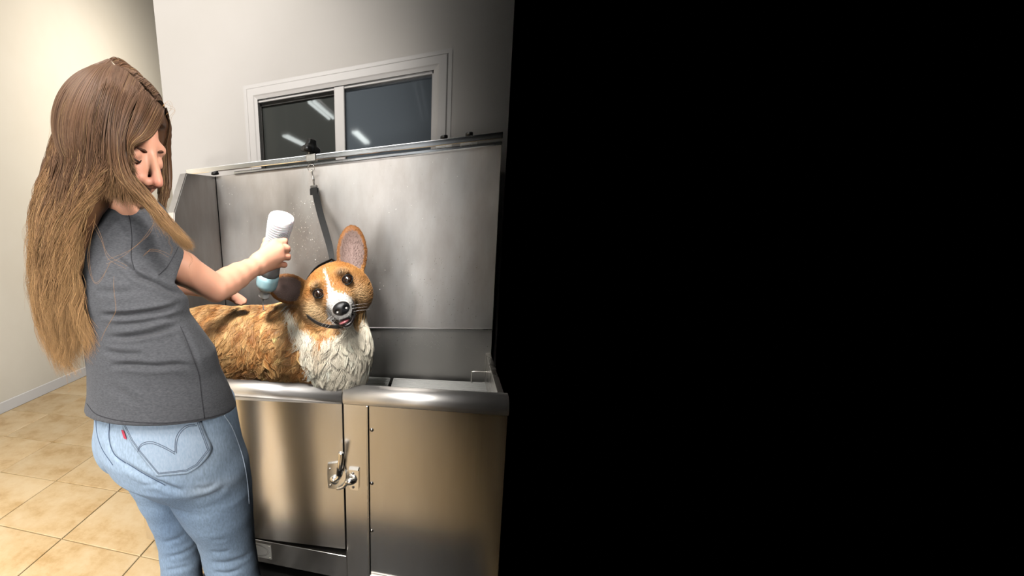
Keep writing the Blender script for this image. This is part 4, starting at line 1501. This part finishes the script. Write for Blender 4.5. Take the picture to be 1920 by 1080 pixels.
K = 30
P = np.concatenate([resample(p, K) for p, r, c in parts] + [Pl])
rd = np.concatenate([resample(r, K) for p, r, c in parts] + [np.full(Pl.shape[:2], .00017)])
C = np.concatenate([resample(c, K) for p, r, c in parts] + [np.tile(lin(170, 128, 84), Pl.shape[:2] + (1,))])
strand_object('hair_strands', P, rd, C, M_hair, hair_root)

# ------------------------------------------------------------------ shampoo bottle in the right hand
bax = unit(BOT1 - BOT0); BL = np.linalg.norm(BOT1 - BOT0)
M_bottle = mat('frosted_white_plastic', srgb(238, 238, 240), .32, spec=.4)
M_bottle.node_tree.nodes['Principled BSDF'].inputs['Subsurface Weight'].default_value = .15
M_cap = mat('white_cap_plastic', srgb(240, 240, 238), .3)
M_liq = mat('pale_blue_shampoo', srgb(168, 208, 216), .12, spec=.5)
bot = empty('shampoo_bottle', BOT1, 'upside-down white squeeze bottle with pale blue shampoo held in the right hand', 'bottle')
pm = px(1, 520, 450, 1.45)
L1 = BL
prof = [(.001, 0), (19 * pm, 0), (22.5 * pm, .003), (24 * pm, .010), (23.6 * pm, L1 * .10), (22 * pm, L1 * .2), (20 * pm, L1 * .32), (18.6 * pm, L1 * .45), (19 * pm, L1 * .55), (20.5 * pm, L1 * .66)]
V, F = lathe_data(prof, BOT0, bax, 40)
bb = mesh('bottle_body', V, F, M_bottle, bot, True)
rings = []
for k in range(13):
    h_ = L1 * (.06 + .025 * k); rr = np.interp(h_, [q[1] for q in prof], [q[0] for q in prof])
    uu = np.cross(bax, [0, 0, 1.]); uu /= np.linalg.norm(uu); vv = np.cross(bax, uu)
    rings.append(tube_data([BOT0 + bax * h_ + (rr + .0002) * (math.cos(a) * uu + math.sin(a) * vv) for a in np.linspace(0, 2 * math.pi, 41)], .0006, 4, False))
V, F = merge(rings)
o = mesh('moulded_rings', V, F, M_bottle, bb, True)
prof2 = [(20.5 * pm, L1 * .655), (21.5 * pm, L1 * .71), (22 * pm, L1 * .77), (21 * pm, L1 * .81), (16 * pm, L1 * .845), (9.5 * pm, L1 * .86)]
V, F = lathe_data(prof2, BOT0, bax, 40)
mesh('shampoo', V, F, M_liq, bot, True)
prof3 = [(9.8 * pm, L1 * .84), (10 * pm, L1 * .855), (11.2 * pm, L1 * .935), (11 * pm, L1 * .95), (4 * pm, L1 * .952), (3.4 * pm, L1 * .965), (2.2 * pm, L1 * .995), (1.2 * pm, L1 * 1.0)]
V, F = lathe_data(prof3, BOT0, bax, 28)
cap_ = mesh('bottle_cap', V, F, M_cap, bot, True)
# printed scale and emblem on the bottle's right side
mk = []
M_print = mat('grey_print', srgb(96, 104, 120), .6)
bbv = BVHTree.FromPolygons([Vector(v.co) for v in bb.data.vertices], [p.vertices[:] for p in bb.data.polygons])
for k in range(12):
    x_, y_ = 549 - k * 1.05, 412 + k * 3.6
    q = on(bbv, [(x_ - 3.0, y_ + 1.2), (x_ - 1.2, y_)], .0003)
    if len(q) == 2:
        mk.append(tube_data(q, .0005, 4))
for rr in (4, 6.5, 9):
    q = on(bbv, [(531 + rr * math.cos(a), 447 - rr * math.sin(a)) for a in np.linspace(.3, 2.6, 10)], .0003)
    if len(q) > 2:
        mk.append(tube_data(q, .0006, 4))
if mk:
    V, F = merge(mk); mesh('bottle_print', V, F, M_print, bb)
sq = [BOT1, BOT1 + np.array([-.002, .003, -.010]), BOT1 + np.array([-.003, .006, -.022]), BOT1 + np.array([-.003, .008, -.034])]
so = tube('shampoo_stream', spline(sq, 12), .0020, M_cap)
so['label'] = 'thin white stream of shampoo falling from the nozzle onto the dog'; so['category'] = 'shampoo'

# ------------------------------------------------------------------ the dog
DY = 1.53
ca_, sa_ = math.cos(math.radians(26)), math.sin(math.radians(26))
dm = px(1, 624, 540, DY)
dC = at(624, 537.5, DY)
sight = unit(dC - np.array([0, 0, CAM_H]))
d3 = -sight
d1 = unit(SR - d3 * (SR @ d3)); d2 = np.cross(d3, d1)
e1 = ca_ * d1 + sa_ * d2; e2 = -sa_ * d1 + ca_ * d2; e3 = d3
EA = np.array([e1, e2, e3])


def D(a, b, c):
    return dC + dm * (a * e1 + b * e2 + c * e3)


dog = empty('dog', (at(520, 650, 1.66)[0], 1.66, zg), 'wet orange and white corgi standing in the steel bath, head tilted to the camera', 'dog')
fd = Field((-1.22, 1.30, .60), (-.08, 2.02, 1.42), .005)
# skull, cheeks, muzzle
fd.ell(D(0, -4, -38), EA, np.array([60, 49, 58]) * dm, .01)
for s in (-1, 1):
    fd.ell(D(s * 44 if s < 0 else 38, -28, -38), EA, np.array([30 if s < 0 else 26, 34, 40]) * dm, .03)
    fd.ell(D(s * 22, 16, 8), EA, np.array([16, 10, 12]) * dm, .015)
fd.cone(D(-1, -24, 2), D(-3, -42, 44), 27 * dm, 17.5 * dm, .02)
fd.cone(D(-1, -40, 6), D(-4, -52, 44), 24 * dm, 13 * dm, .012)
fd.cone(D(-2, -52, -6), D(-6, -70, 32), 21 * dm, 9.5 * dm, .010)
fd.ell(D(-7, -65, 44), EA, np.array([15, 5.0, 20]) * dm, .003, True)
for s in (-1, 1):
    fd.ell(D(s * 29, 0, 21), EA, np.array([9.5, 8.5, 8]) * dm, .004, True)
# ears
def ear(cx_, cy_, ax, ay, ln, wd, tilt):
    l_ = unit(ax * e1 + ay * e2 - .12 * e3)
    w_ = unit(np.cross(e3, l_)); n_ = np.cross(l_, w_)
    n_ = n_ if n_ @ e3 > 0 else -n_
    n_ = unit(n_ + tilt * w_); w_ = unit(np.cross(n_, l_)); n_ = unit(np.cross(l_, w_))
    A = np.array([w_, l_, n_])
    c = D(cx_, cy_, -45)
    fd.ell(c, A, np.array([wd, ln, 9]) * dm, .012)
    fd.ell(c - l_ * ln * .03 * dm + n_ * 8.5 * dm, A, np.array([wd * .80, ln * .84, 9]) * dm, .004, True)
    return c, A, wd * dm, ln * dm
ears = [ear(-80, 34, -.80, .60, 44, 30, 0), ear(60, 42, .42, .91, 56, 29, 0)]
# neck, chest, trunk
fd.cone(D(-5, -30, -75), at(634, 640, 1.60), 52 * dm, 58 * dm, .04)
fd.ell(at(636, 668, 1.605), np.eye(3), [px(56, 636, 668, 1.6), .105, px(76, 636, 668, 1.6)], .04)
fd.chain([at(600, 655, 1.64), at(540, 648, 1.67), at(470, 652, 1.69), at(400, 650, 1.70), at(345, 648, 1.71)],
         [px(q, 500, 650, 1.68) for q in (64, 72, 74, 76, 72)], .05)
fd.cone(D(-10, -20, -85), at(560, 620, 1.66), 46 * dm, 52 * dm, .05)
for (x, y, Y) in ((610, 720, 1.585), (656, 722, 1.66), (365, 700, 1.64), (350, 700, 1.77)):
    t_ = at(x, y, Y)
    fd.cone(t_, (t_[0], t_[1], zg + .055), .042, .030, .03)
    fd.cone((t_[0], t_[1], zg + .026), (t_[0] + .03, t_[1] - .02, zg + .022), .027, .022, .02)
fd.v = np.maximum(fd.v, ((zg + .002 - (fd.lo[2] + fd.res * np.arange(fd.n[2])))[None, None, :]).astype(np.float32))
V, F = fd.nets(); V = relax(V, F, 2, .4)

POLY_RUFF = [(541, 572), (552, 590), (562, 612), (578, 622), (600, 640), (640, 620), (672, 606), (690, 575), (704, 600), (703, 640), (692, 690), (668, 760), (596, 760), (584, 712), (574, 680), (560, 650), (546, 615)]
POLY_BLAZE = [(606, 503), (610, 503), (617, 525), (622, 541), (632, 549), (646, 550), (662, 562), (668, 580), (668, 596), (662, 612), (640, 618), (622, 606), (614, 596), (612, 575), (615, 552), (613, 530)]


def inpoly(poly, P):
    x, y = P[:, 0], P[:, 1]
    c = np.zeros(len(P), bool); n = len(poly); j = n - 1
    for i in range(n):
        (xi, yi), (xj, yj) = poly[i], poly[j]
        hit = ((yi > y) != (yj > y)) & (x < (xj - xi) * (y - yi) / (yj - yi + 1e-9) + xi)
        c ^= hit; j = i
    return c


def dog_color(P3, g, jit=1.0):
    """coat colour at points on the dog: markings fixed to the animal"""
    n = len(P3)
    p = proj(P3) + g.normal(0, 2.2, (n, 2)) * jit
    q = (P3 - dC) @ EA.T / dm
    head = (q[:, 2] > -70) & (np.abs(q[:, 0]) < 130) & (q[:, 1] > -66 + 0 * q[:, 0]) & (np.hypot(q[:, 0], q[:, 1] + 5) < 84)
    earm = np.zeros(n, bool)
    for c, A, wd, ln in ears:
        w = (P3 - c) @ A.T
        earm |= ((w[:, 0] / wd) ** 2 + (w[:, 1] / ln) ** 2 < 1.3) & (np.abs(w[:, 2]) < .03)
    nz_ = .5 + .5 * np.sin(P3[:, 0] * 61 + 2.1 * np.sin(P3[:, 2] * 47)) * np.sin(P3[:, 2] * 39 + 1.7 * np.sin(P3[:, 0] * 33))
    nz_ = np.clip(nz_ + g.normal(0, .22, n), 0, 1)[:, None]
    body_c = lin(168, 108, 56) * (1 - nz_) + lin(232, 184, 124) * nz_
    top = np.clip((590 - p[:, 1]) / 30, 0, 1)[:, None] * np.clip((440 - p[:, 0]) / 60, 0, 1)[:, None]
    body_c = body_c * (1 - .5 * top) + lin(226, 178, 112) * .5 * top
    c = body_c
    hc_ = lin(188, 122, 60) * (1 - .6 * nz_) + lin(214, 158, 94) * .6 * nz_
    # pale tan cheeks and brows
    for (x, y, rx, ry, amt) in ((588, 580, 24, 18, .8), (672, 555, 20, 26, .6), (590, 534, 10, 6, .5), (640, 509, 10, 6, .5), (604, 596, 18, 12, .7)):
        w = (np.exp(-((p[:, 0] - x) / rx) ** 2 - ((p[:, 1] - y) / ry) ** 2) * amt)[:, None]
        hc_ = hc_ * (1 - w) + lin(236, 204, 156) * w
    c = np.where(head[:, None], hc_, c)
    ruff = inpoly(POLY_RUFF, p) & ~head & (P3[:, 1] < 1.72)
    wv = lin(244, 236, 216) * (1 - .25 * nz_) + lin(216, 190, 150) * .25 * nz_
    low = (np.exp(-((p[:, 0] - 600) / 16) ** 2 - ((p[:, 1] - 645) / 30) ** 2) * .45)[:, None]
    wv = wv * (1 - low) + lin(214, 168, 110) * low
    c = np.where(ruff[:, None], wv, c)
    bl = inpoly(POLY_BLAZE, p) & (q[:, 2] > -20)
    c = np.where(bl[:, None], lin(244, 240, 234), c)
    # dark marks above and around the eyes, grey by the nose, dark ear edges
    for (a, b_, rx, ry, amt) in ((-29, 0, 11, 10, .95), (29, 0, 11, 10, .95), (-25, 14, 7, 5, .75), (22, 15, 9, 7, .85), (-2, -28, 9, 6, .5), (-32, -50, 8, 6, .35)):
        w = (np.exp(-((q[:, 0] - a) / rx) ** 2 - ((q[:, 1] - b_) / ry) ** 2) * amt * (q[:, 2] > -20))[:, None]
        c = c * (1 - w) + lin(38, 32, 30) * w
    for (c0, A, wd, ln), sx in zip(ears, (-1, 1)):
        w = (P3 - c0) @ A.T
        r2 = (w[:, 0] / wd) ** 2 + ((w[:, 1]) / ln) ** 2
        inner = earm & (r2 < .62) & (w[:, 2] > -.012) & (w[:, 1] > -.55 * ln)
        rim = earm & (r2 >= .62) & (r2 < 1.3) & (w[:, 1] > -.4 * ln)
        sh = np.clip(r2 / .62, 0, 1)[:, None]
        c = np.where(inner[:, None], lin(158, 132, 124) * (1 - sh * .6) + lin(112, 92, 80) * sh * .6, c)
        c = np.where(rim[:, None], lin(150, 98, 52), c)
    return c, head, earm, ruff, bl, q, p


dg = np.random.default_rng(21)
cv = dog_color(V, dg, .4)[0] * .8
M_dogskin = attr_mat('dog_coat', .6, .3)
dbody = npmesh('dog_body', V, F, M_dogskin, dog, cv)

# coat: strands rooted all over the body, combed and clumped as wet fur
Nv = vnormals(V, F)
fa = .5 * np.linalg.norm(np.cross(V[F[:, 2]] - V[F[:, 0]], V[F[:, 3]] - V[F[:, 1]]), axis=1)
fc = V[F].mean(1)
fq = (fc - dC) @ EA.T / dm
nearhead = np.hypot(fq[:, 0], fq[:, 1] + 5) < 100
wgt = fa * np.where(nearhead & (fq[:, 2] > -80), 3.4, 1.0)
vis = -(Nv[F].mean(1) @ sight)
wgt *= np.where(vis < -.35, .35, 1.0)
NS = 62000
fi = dg.choice(len(F), NS, p=wgt / wgt.sum())
uv = dg.random((NS, 2))
P0 = (V[F[fi, 0]] * ((1 - uv[:, :1]) * (1 - uv[:, 1:])) + V[F[fi, 1]] * (uv[:, :1] * (1 - uv[:, 1:])) + V[F[fi, 2]] * (uv[:, :1] * uv[:, 1:]) + V[F[fi, 3]] * ((1 - uv[:, :1]) * uv[:, 1:]))
N0 = Nv[F[fi]].mean(1); N0 /= np.linalg.norm(N0, axis=1)[:, None]
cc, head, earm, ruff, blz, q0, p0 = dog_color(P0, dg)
inner = np.zeros(NS, bool)
for c0, A, wd, ln in ears:
    w_ = (P0 - c0) @ A.T
    inner |= earm & ((w_[:, 0] / wd) ** 2 + (w_[:, 1] / ln) ** 2 < .6) & (N0 @ e3 > .2)
eyes = (np.hypot(q0[:, 0] - 29, q0[:, 1]) < 10.5) | (np.hypot(q0[:, 0] + 29, q0[:, 1]) < 10.5)
nose_m = (np.hypot((q0[:, 0] + 3) / 17, (q0[:, 1] + 42) / 14) < 1) & (q0[:, 2] > 20)
mouth = (np.hypot((q0[:, 0] + 6) / 17, (q0[:, 1] + 66) / 9) < 1) & (q0[:, 2] > 10)
keep = ~(eyes & (q0[:, 2] > -10)) & ~nose_m & ~mouth & (P0[:, 2] > zg + .01) & ~(inner & (dg.random(NS) < .6))
P0, N0, cc, head, earm, ruff, blz, q0, p0, inner = (x[keep] for x in (P0, N0, cc, head, earm, ruff, blz, q0, p0, inner))
NS = len(P0)
# combing direction
nosep = D(-3, -38, 50)
down = np.array([0, 0, -1.0])
dirb = unit(-.55 * SR - .75 * SU + 0 * TC)
dr = np.tile(dirb, (NS, 1))
sw = np.sin(P0[:, 0] * 23 + P0[:, 2] * 17) * .5 + np.sin(P0[:, 0] * 51 - P0[:, 2] * 37) * .35
dr = dr + sw[:, None] * SR[None] * .75
hm = head | blz
dh = P0 - nosep; dh /= np.linalg.norm(dh, axis=1)[:, None]
dr[hm] = dh[hm]
dr[ruff] = (down + .25 * SR * np.sin(P0[ruff, :1] * 40) - .12 * SR)[:]
for c0, A, wd, ln in ears:
    w_ = (P0 - c0) @ A.T
    m = earm & (np.abs(w_[:, 0]) < wd * 1.3) & (np.abs(w_[:, 1]) < ln * 1.3) & (np.linalg.norm(w_, axis=1) < ln * 1.4)
    dr[m] = A[1] + .5 * np.sign(w_[m, :1]) * A[0]
dr += dg.normal(0, .22, (NS, 3))
tg = dr - N0 * (dr * N0).sum(1)[:, None]; tg /= np.linalg.norm(tg, axis=1)[:, None] + 1e-9
ln_ = np.where(ruff, .044, .030)
back = np.clip((p0[:, 0] - 330) / 250, 0, 1)
ln_ = np.where(hm, .0095 + .014 * np.clip((np.hypot(q0[:, 0], q0[:, 1]) - 45) / 40, 0, 1), ln_)
ln_ = np.where(blz, .0055, ln_); ln_ = np.where(earm, .006, ln_)
ln_ = np.where(inner, .006, ln_)
ln_ *= dg.uniform(.7, 1.15, NS)
K = 7
s = np.linspace(0, 1, K)[None, :, None]
lift = np.where(hm | earm, .5, .40)[:, None, None]
wav = np.where(hm | earm, 0, 1.0)[:, None, None]
ph = (P0[:, 0] * 70 + P0[:, 2] * 60)[:, None, None]
side = np.cross(N0, tg)
S = P0[:, None] + ln_[:, None, None] * (tg[:, None] * s + N0[:, None] * lift * (s - .62 * s * s) + side[:, None] * wav * .13 * np.sin(s * 6 + ph)) + down[None, None] * (ln_[:, None, None] * .22 * s ** 2 * wav)
# clumps
long_ = np.where(~(hm | earm))[0]
ncl = len(long_) // 19
cen = dg.choice(long_, ncl, replace=False)
kd = KDTree(ncl)
for i, k in enumerate(cen):
    kd.insert(P0[k], i)
kd.balance()
own = np.array([cen[kd.find(P0[k])[1]] for k in long_])
pull = (.80 * s[0] ** 1.3)[None]
S[long_] = S[long_] * (1 - pull) + S[own] * pull
shade = np.ones(NS); cs_ = np.exp(dg.normal(0, .20, NS)); shade[long_] = cs_[own]
shade *= np.exp(dg.normal(0, .10, NS))
grad = np.interp(np.linspace(0, 1, K), [0, .35, 1], [.62, .95, 1.12])  # root colour darkened for the shade between wet locks
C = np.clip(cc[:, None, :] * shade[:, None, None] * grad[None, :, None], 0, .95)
# pale coats vary less
pal = (ruff | blz)
C[pal] = np.clip(cc[pal][:, None, :] * (shade[pal] ** .35)[:, None, None] * np.interp(np.linspace(0, 1, K), [0, .4, 1], [.86, 1, 1.02])[None, :, None], 0, .95)
rd = np.where(hm | earm, .00042, .00055)[:, None] * np.interp(np.linspace(0, 1, K), [0, .3, 1], [1, 1, .3])[None]
M_fur = bpy.data.materials.new('wet_fur'); M_fur.use_nodes = True
nt = M_fur.node_tree; b = nt.nodes['Principled BSDF']
a_ = nt.nodes.new('ShaderNodeAttribute'); a_.attribute_name = 'col'
nt.links.new(a_.outputs['Color'], b.inputs['Base Color'])
b.inputs['Roughness'].default_value = .36; b.inputs['Specular IOR Level'].default_value = .4
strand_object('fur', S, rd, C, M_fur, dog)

# eyes, nose, mouth
M_eye = mat('dark_brown_eye', srgb(34, 22, 16), .05, spec=.8)
M_iris = mat('brown_iris', srgb(40, 25, 17), .06, spec=.8)
M_rimb = mat('black_eyelid', srgb(14, 12, 12), .5, spec=.3)
M_nose = mat('black_wet_nose', srgb(22, 22, 24), .34, spec=.5, bump=((1500, 1500, 1500), .4, .001))
M_tongue = mat('pink_tongue', srgb(196, 118, 122), .3)
M_lip = mat('black_lip', srgb(28, 22, 22), .35)
M_tooth = mat('tooth', srgb(236, 228, 214), .3)


def ellmesh(name, c, A, r, m, parent, nu=28, nv=16, shape=None):
    Vv, Ff = [], []
    for i in range(nv + 1):
        th = math.pi * i / nv
        for j in range(nu):
            ph_ = 2 * math.pi * j / nu
            q = np.array([math.sin(th) * math.cos(ph_), math.sin(th) * math.sin(ph_), math.cos(th)])
            if shape:
                q = shape(q)
            Vv.append(np.asarray(c) + (q * r) @ A)
    for i in range(nv):
        for j in range(nu):
            Ff.append((i * nu + j, i * nu + nu + j, i * nu + nu + (j + 1) % nu, i * nu + (j + 1) % nu))
    return mesh(name, Vv, Ff, m, parent, True)


for s_ in (-1, 1):
    c = D(s_ * 29, 0, 14.5)
    ey = ellmesh('eye', c, EA, np.array([9.6, 9.2, 8.6]) * dm, M_eye, dog)
    ellmesh('iris', D(s_ * 29 + 1.0, -.6, 19.0), EA, np.array([6.4, 6.4, 4.6]) * dm, M_iris, ey)
    ellmesh('pupil', D(s_ * 29 + 1.0, -.6, 21.3), EA, np.array([3.6, 3.6, 2.6]) * dm, M_eye, ey)
    ring_ = [D(s_ * 29 + 9.6 * math.cos(a), 8.3 * math.sin(a) + .8 * math.cos(a) * s_, 19.5 - 3.2 * abs(math.cos(a))) for a in np.linspace(0, 2 * math.pi, 29)]
    tube('eyelid', ring_, 1.5 * dm, M_rimb, dog, 8)


def nose_shape(q):
    q = q.copy()
    q[0] *= 1 - .22 * max(0, -q[1]) ** 1.2 + .06 * max(0, q[1])
    for sx in (-1, 1):       # nostrils
        d = math.hypot((q[0] - sx * .55) / .28, (q[1] + .12) / .30)
        if q[2] > 0:
            q[2] -= .45 * math.exp(-d * d)
    q[2] -= .12 * math.exp(-(q[0] / .12) ** 2) * max(0, -q[1]) if q[2] > 0 else 0
    return q


ellmesh('nose', D(-3, -42, 54), EA, np.array([15.8, 13, 11]) * dm, M_nose, dog, 40, 28, nose_shape)
ellmesh('tongue', D(-8, -66, 38), EA, np.array([10.5, 4.2, 14]) * dm, M_tongue, dog)
lipp = [D(a, b_, c) for a, b_, c in ((-27, -55, 24), (-20, -66, 36), (-10, -72.5, 45), (0, -72.5, 45), (8, -67, 40), (11, -60, 36))]
tube('lower_lip', spline(lipp, 24), np.interp(np.linspace(0, 1, 24), [0, .3, .6, 1], [1.2, 2.8, 3.4, 1.6]) * dm, M_lip, dog, 8)
lipp = [D(a, b_, c) for a, b_, c in ((-24, -57, 30), (-14, -59, 46), (-4, -58.5, 53), (6, -58, 48), (14, -55, 36), (20, -46, 26), (22, -38, 20))]
tube('upper_lip', spline(lipp, 24), np.interp(np.linspace(0, 1, 24), [0, .3, .6, 1], [1.2, 1.6, 1.4, 1.0]) * dm, M_lip, dog, 8)
for k in range(7):
    u = k / 6
    q = D(-15 + 19 * u, -69.0 + 1.2 * math.cos(u * 3.1) - 1.5, 45 - 5 * (2 * u - 1) ** 2)
    ellmesh('tooth', q, EA, np.array([1.5, 2.2, 1.3]) * dm, M_tooth, dog, 8, 6)
wk = []
for (a, b_) in ((-16, -50), (-18, -56), (12, -50), (14, -56), (-20, -46), (15, -45)):
    sg_ = -1 if a < 0 else 1
    q = [D(a, b_, 40), D(a + sg_ * 12, b_ - 3, 46), D(a + sg_ * 28, b_ - 9, 44)]
    wk.append(tube_data(spline(q, 8), np.linspace(.00035, .00012, 8), 4))
V_, F_ = merge(wk)
o = mesh('whiskers', V_, F_, mat('whisker', srgb(230, 226, 220), .4), dog, True); o['kind'] = 'stuff'
# black loop of the tether round the neck
lp = [at(x, y, Y) for x, y, Y in ((622, 486, 1.70), (590, 505, 1.69), (566, 545, 1.62), (572, 585, 1.535), (582, 597, 1.50), (598, 607, 1.475), (616, 612, 1.462), (636, 613, 1.458), (650, 612, 1.52), (672, 600, 1.60), (680, 570, 1.66), (668, 520, 1.70), (622, 486, 1.70))]
lpP = spline(lp, 60)
V_, F_ = [], []
for i, c in enumerate(lpP):
    t_ = unit(lpP[(i + 1) % 59] - lpP[i - 1 if i else 58])
    o_ = unit(c - at(628, 560, 1.60)); o_ = unit(o_ - t_ * (o_ @ t_)); b_ = np.cross(t_, o_)
    for du, dv in ((-.0012, -.0065), (.0012, -.0065), (.0012, .0065), (-.0012, .0065)):
        V_.append(c + o_ * du + b_ * dv)
F_ = [(4 * i + j, 4 * i + (j + 1) % 4, 4 * i + 4 + (j + 1) % 4, 4 * i + 4 + j) for i in range(59) for j in range(4)]
mesh('neck_loop', V_, F_, M_strap, teth)
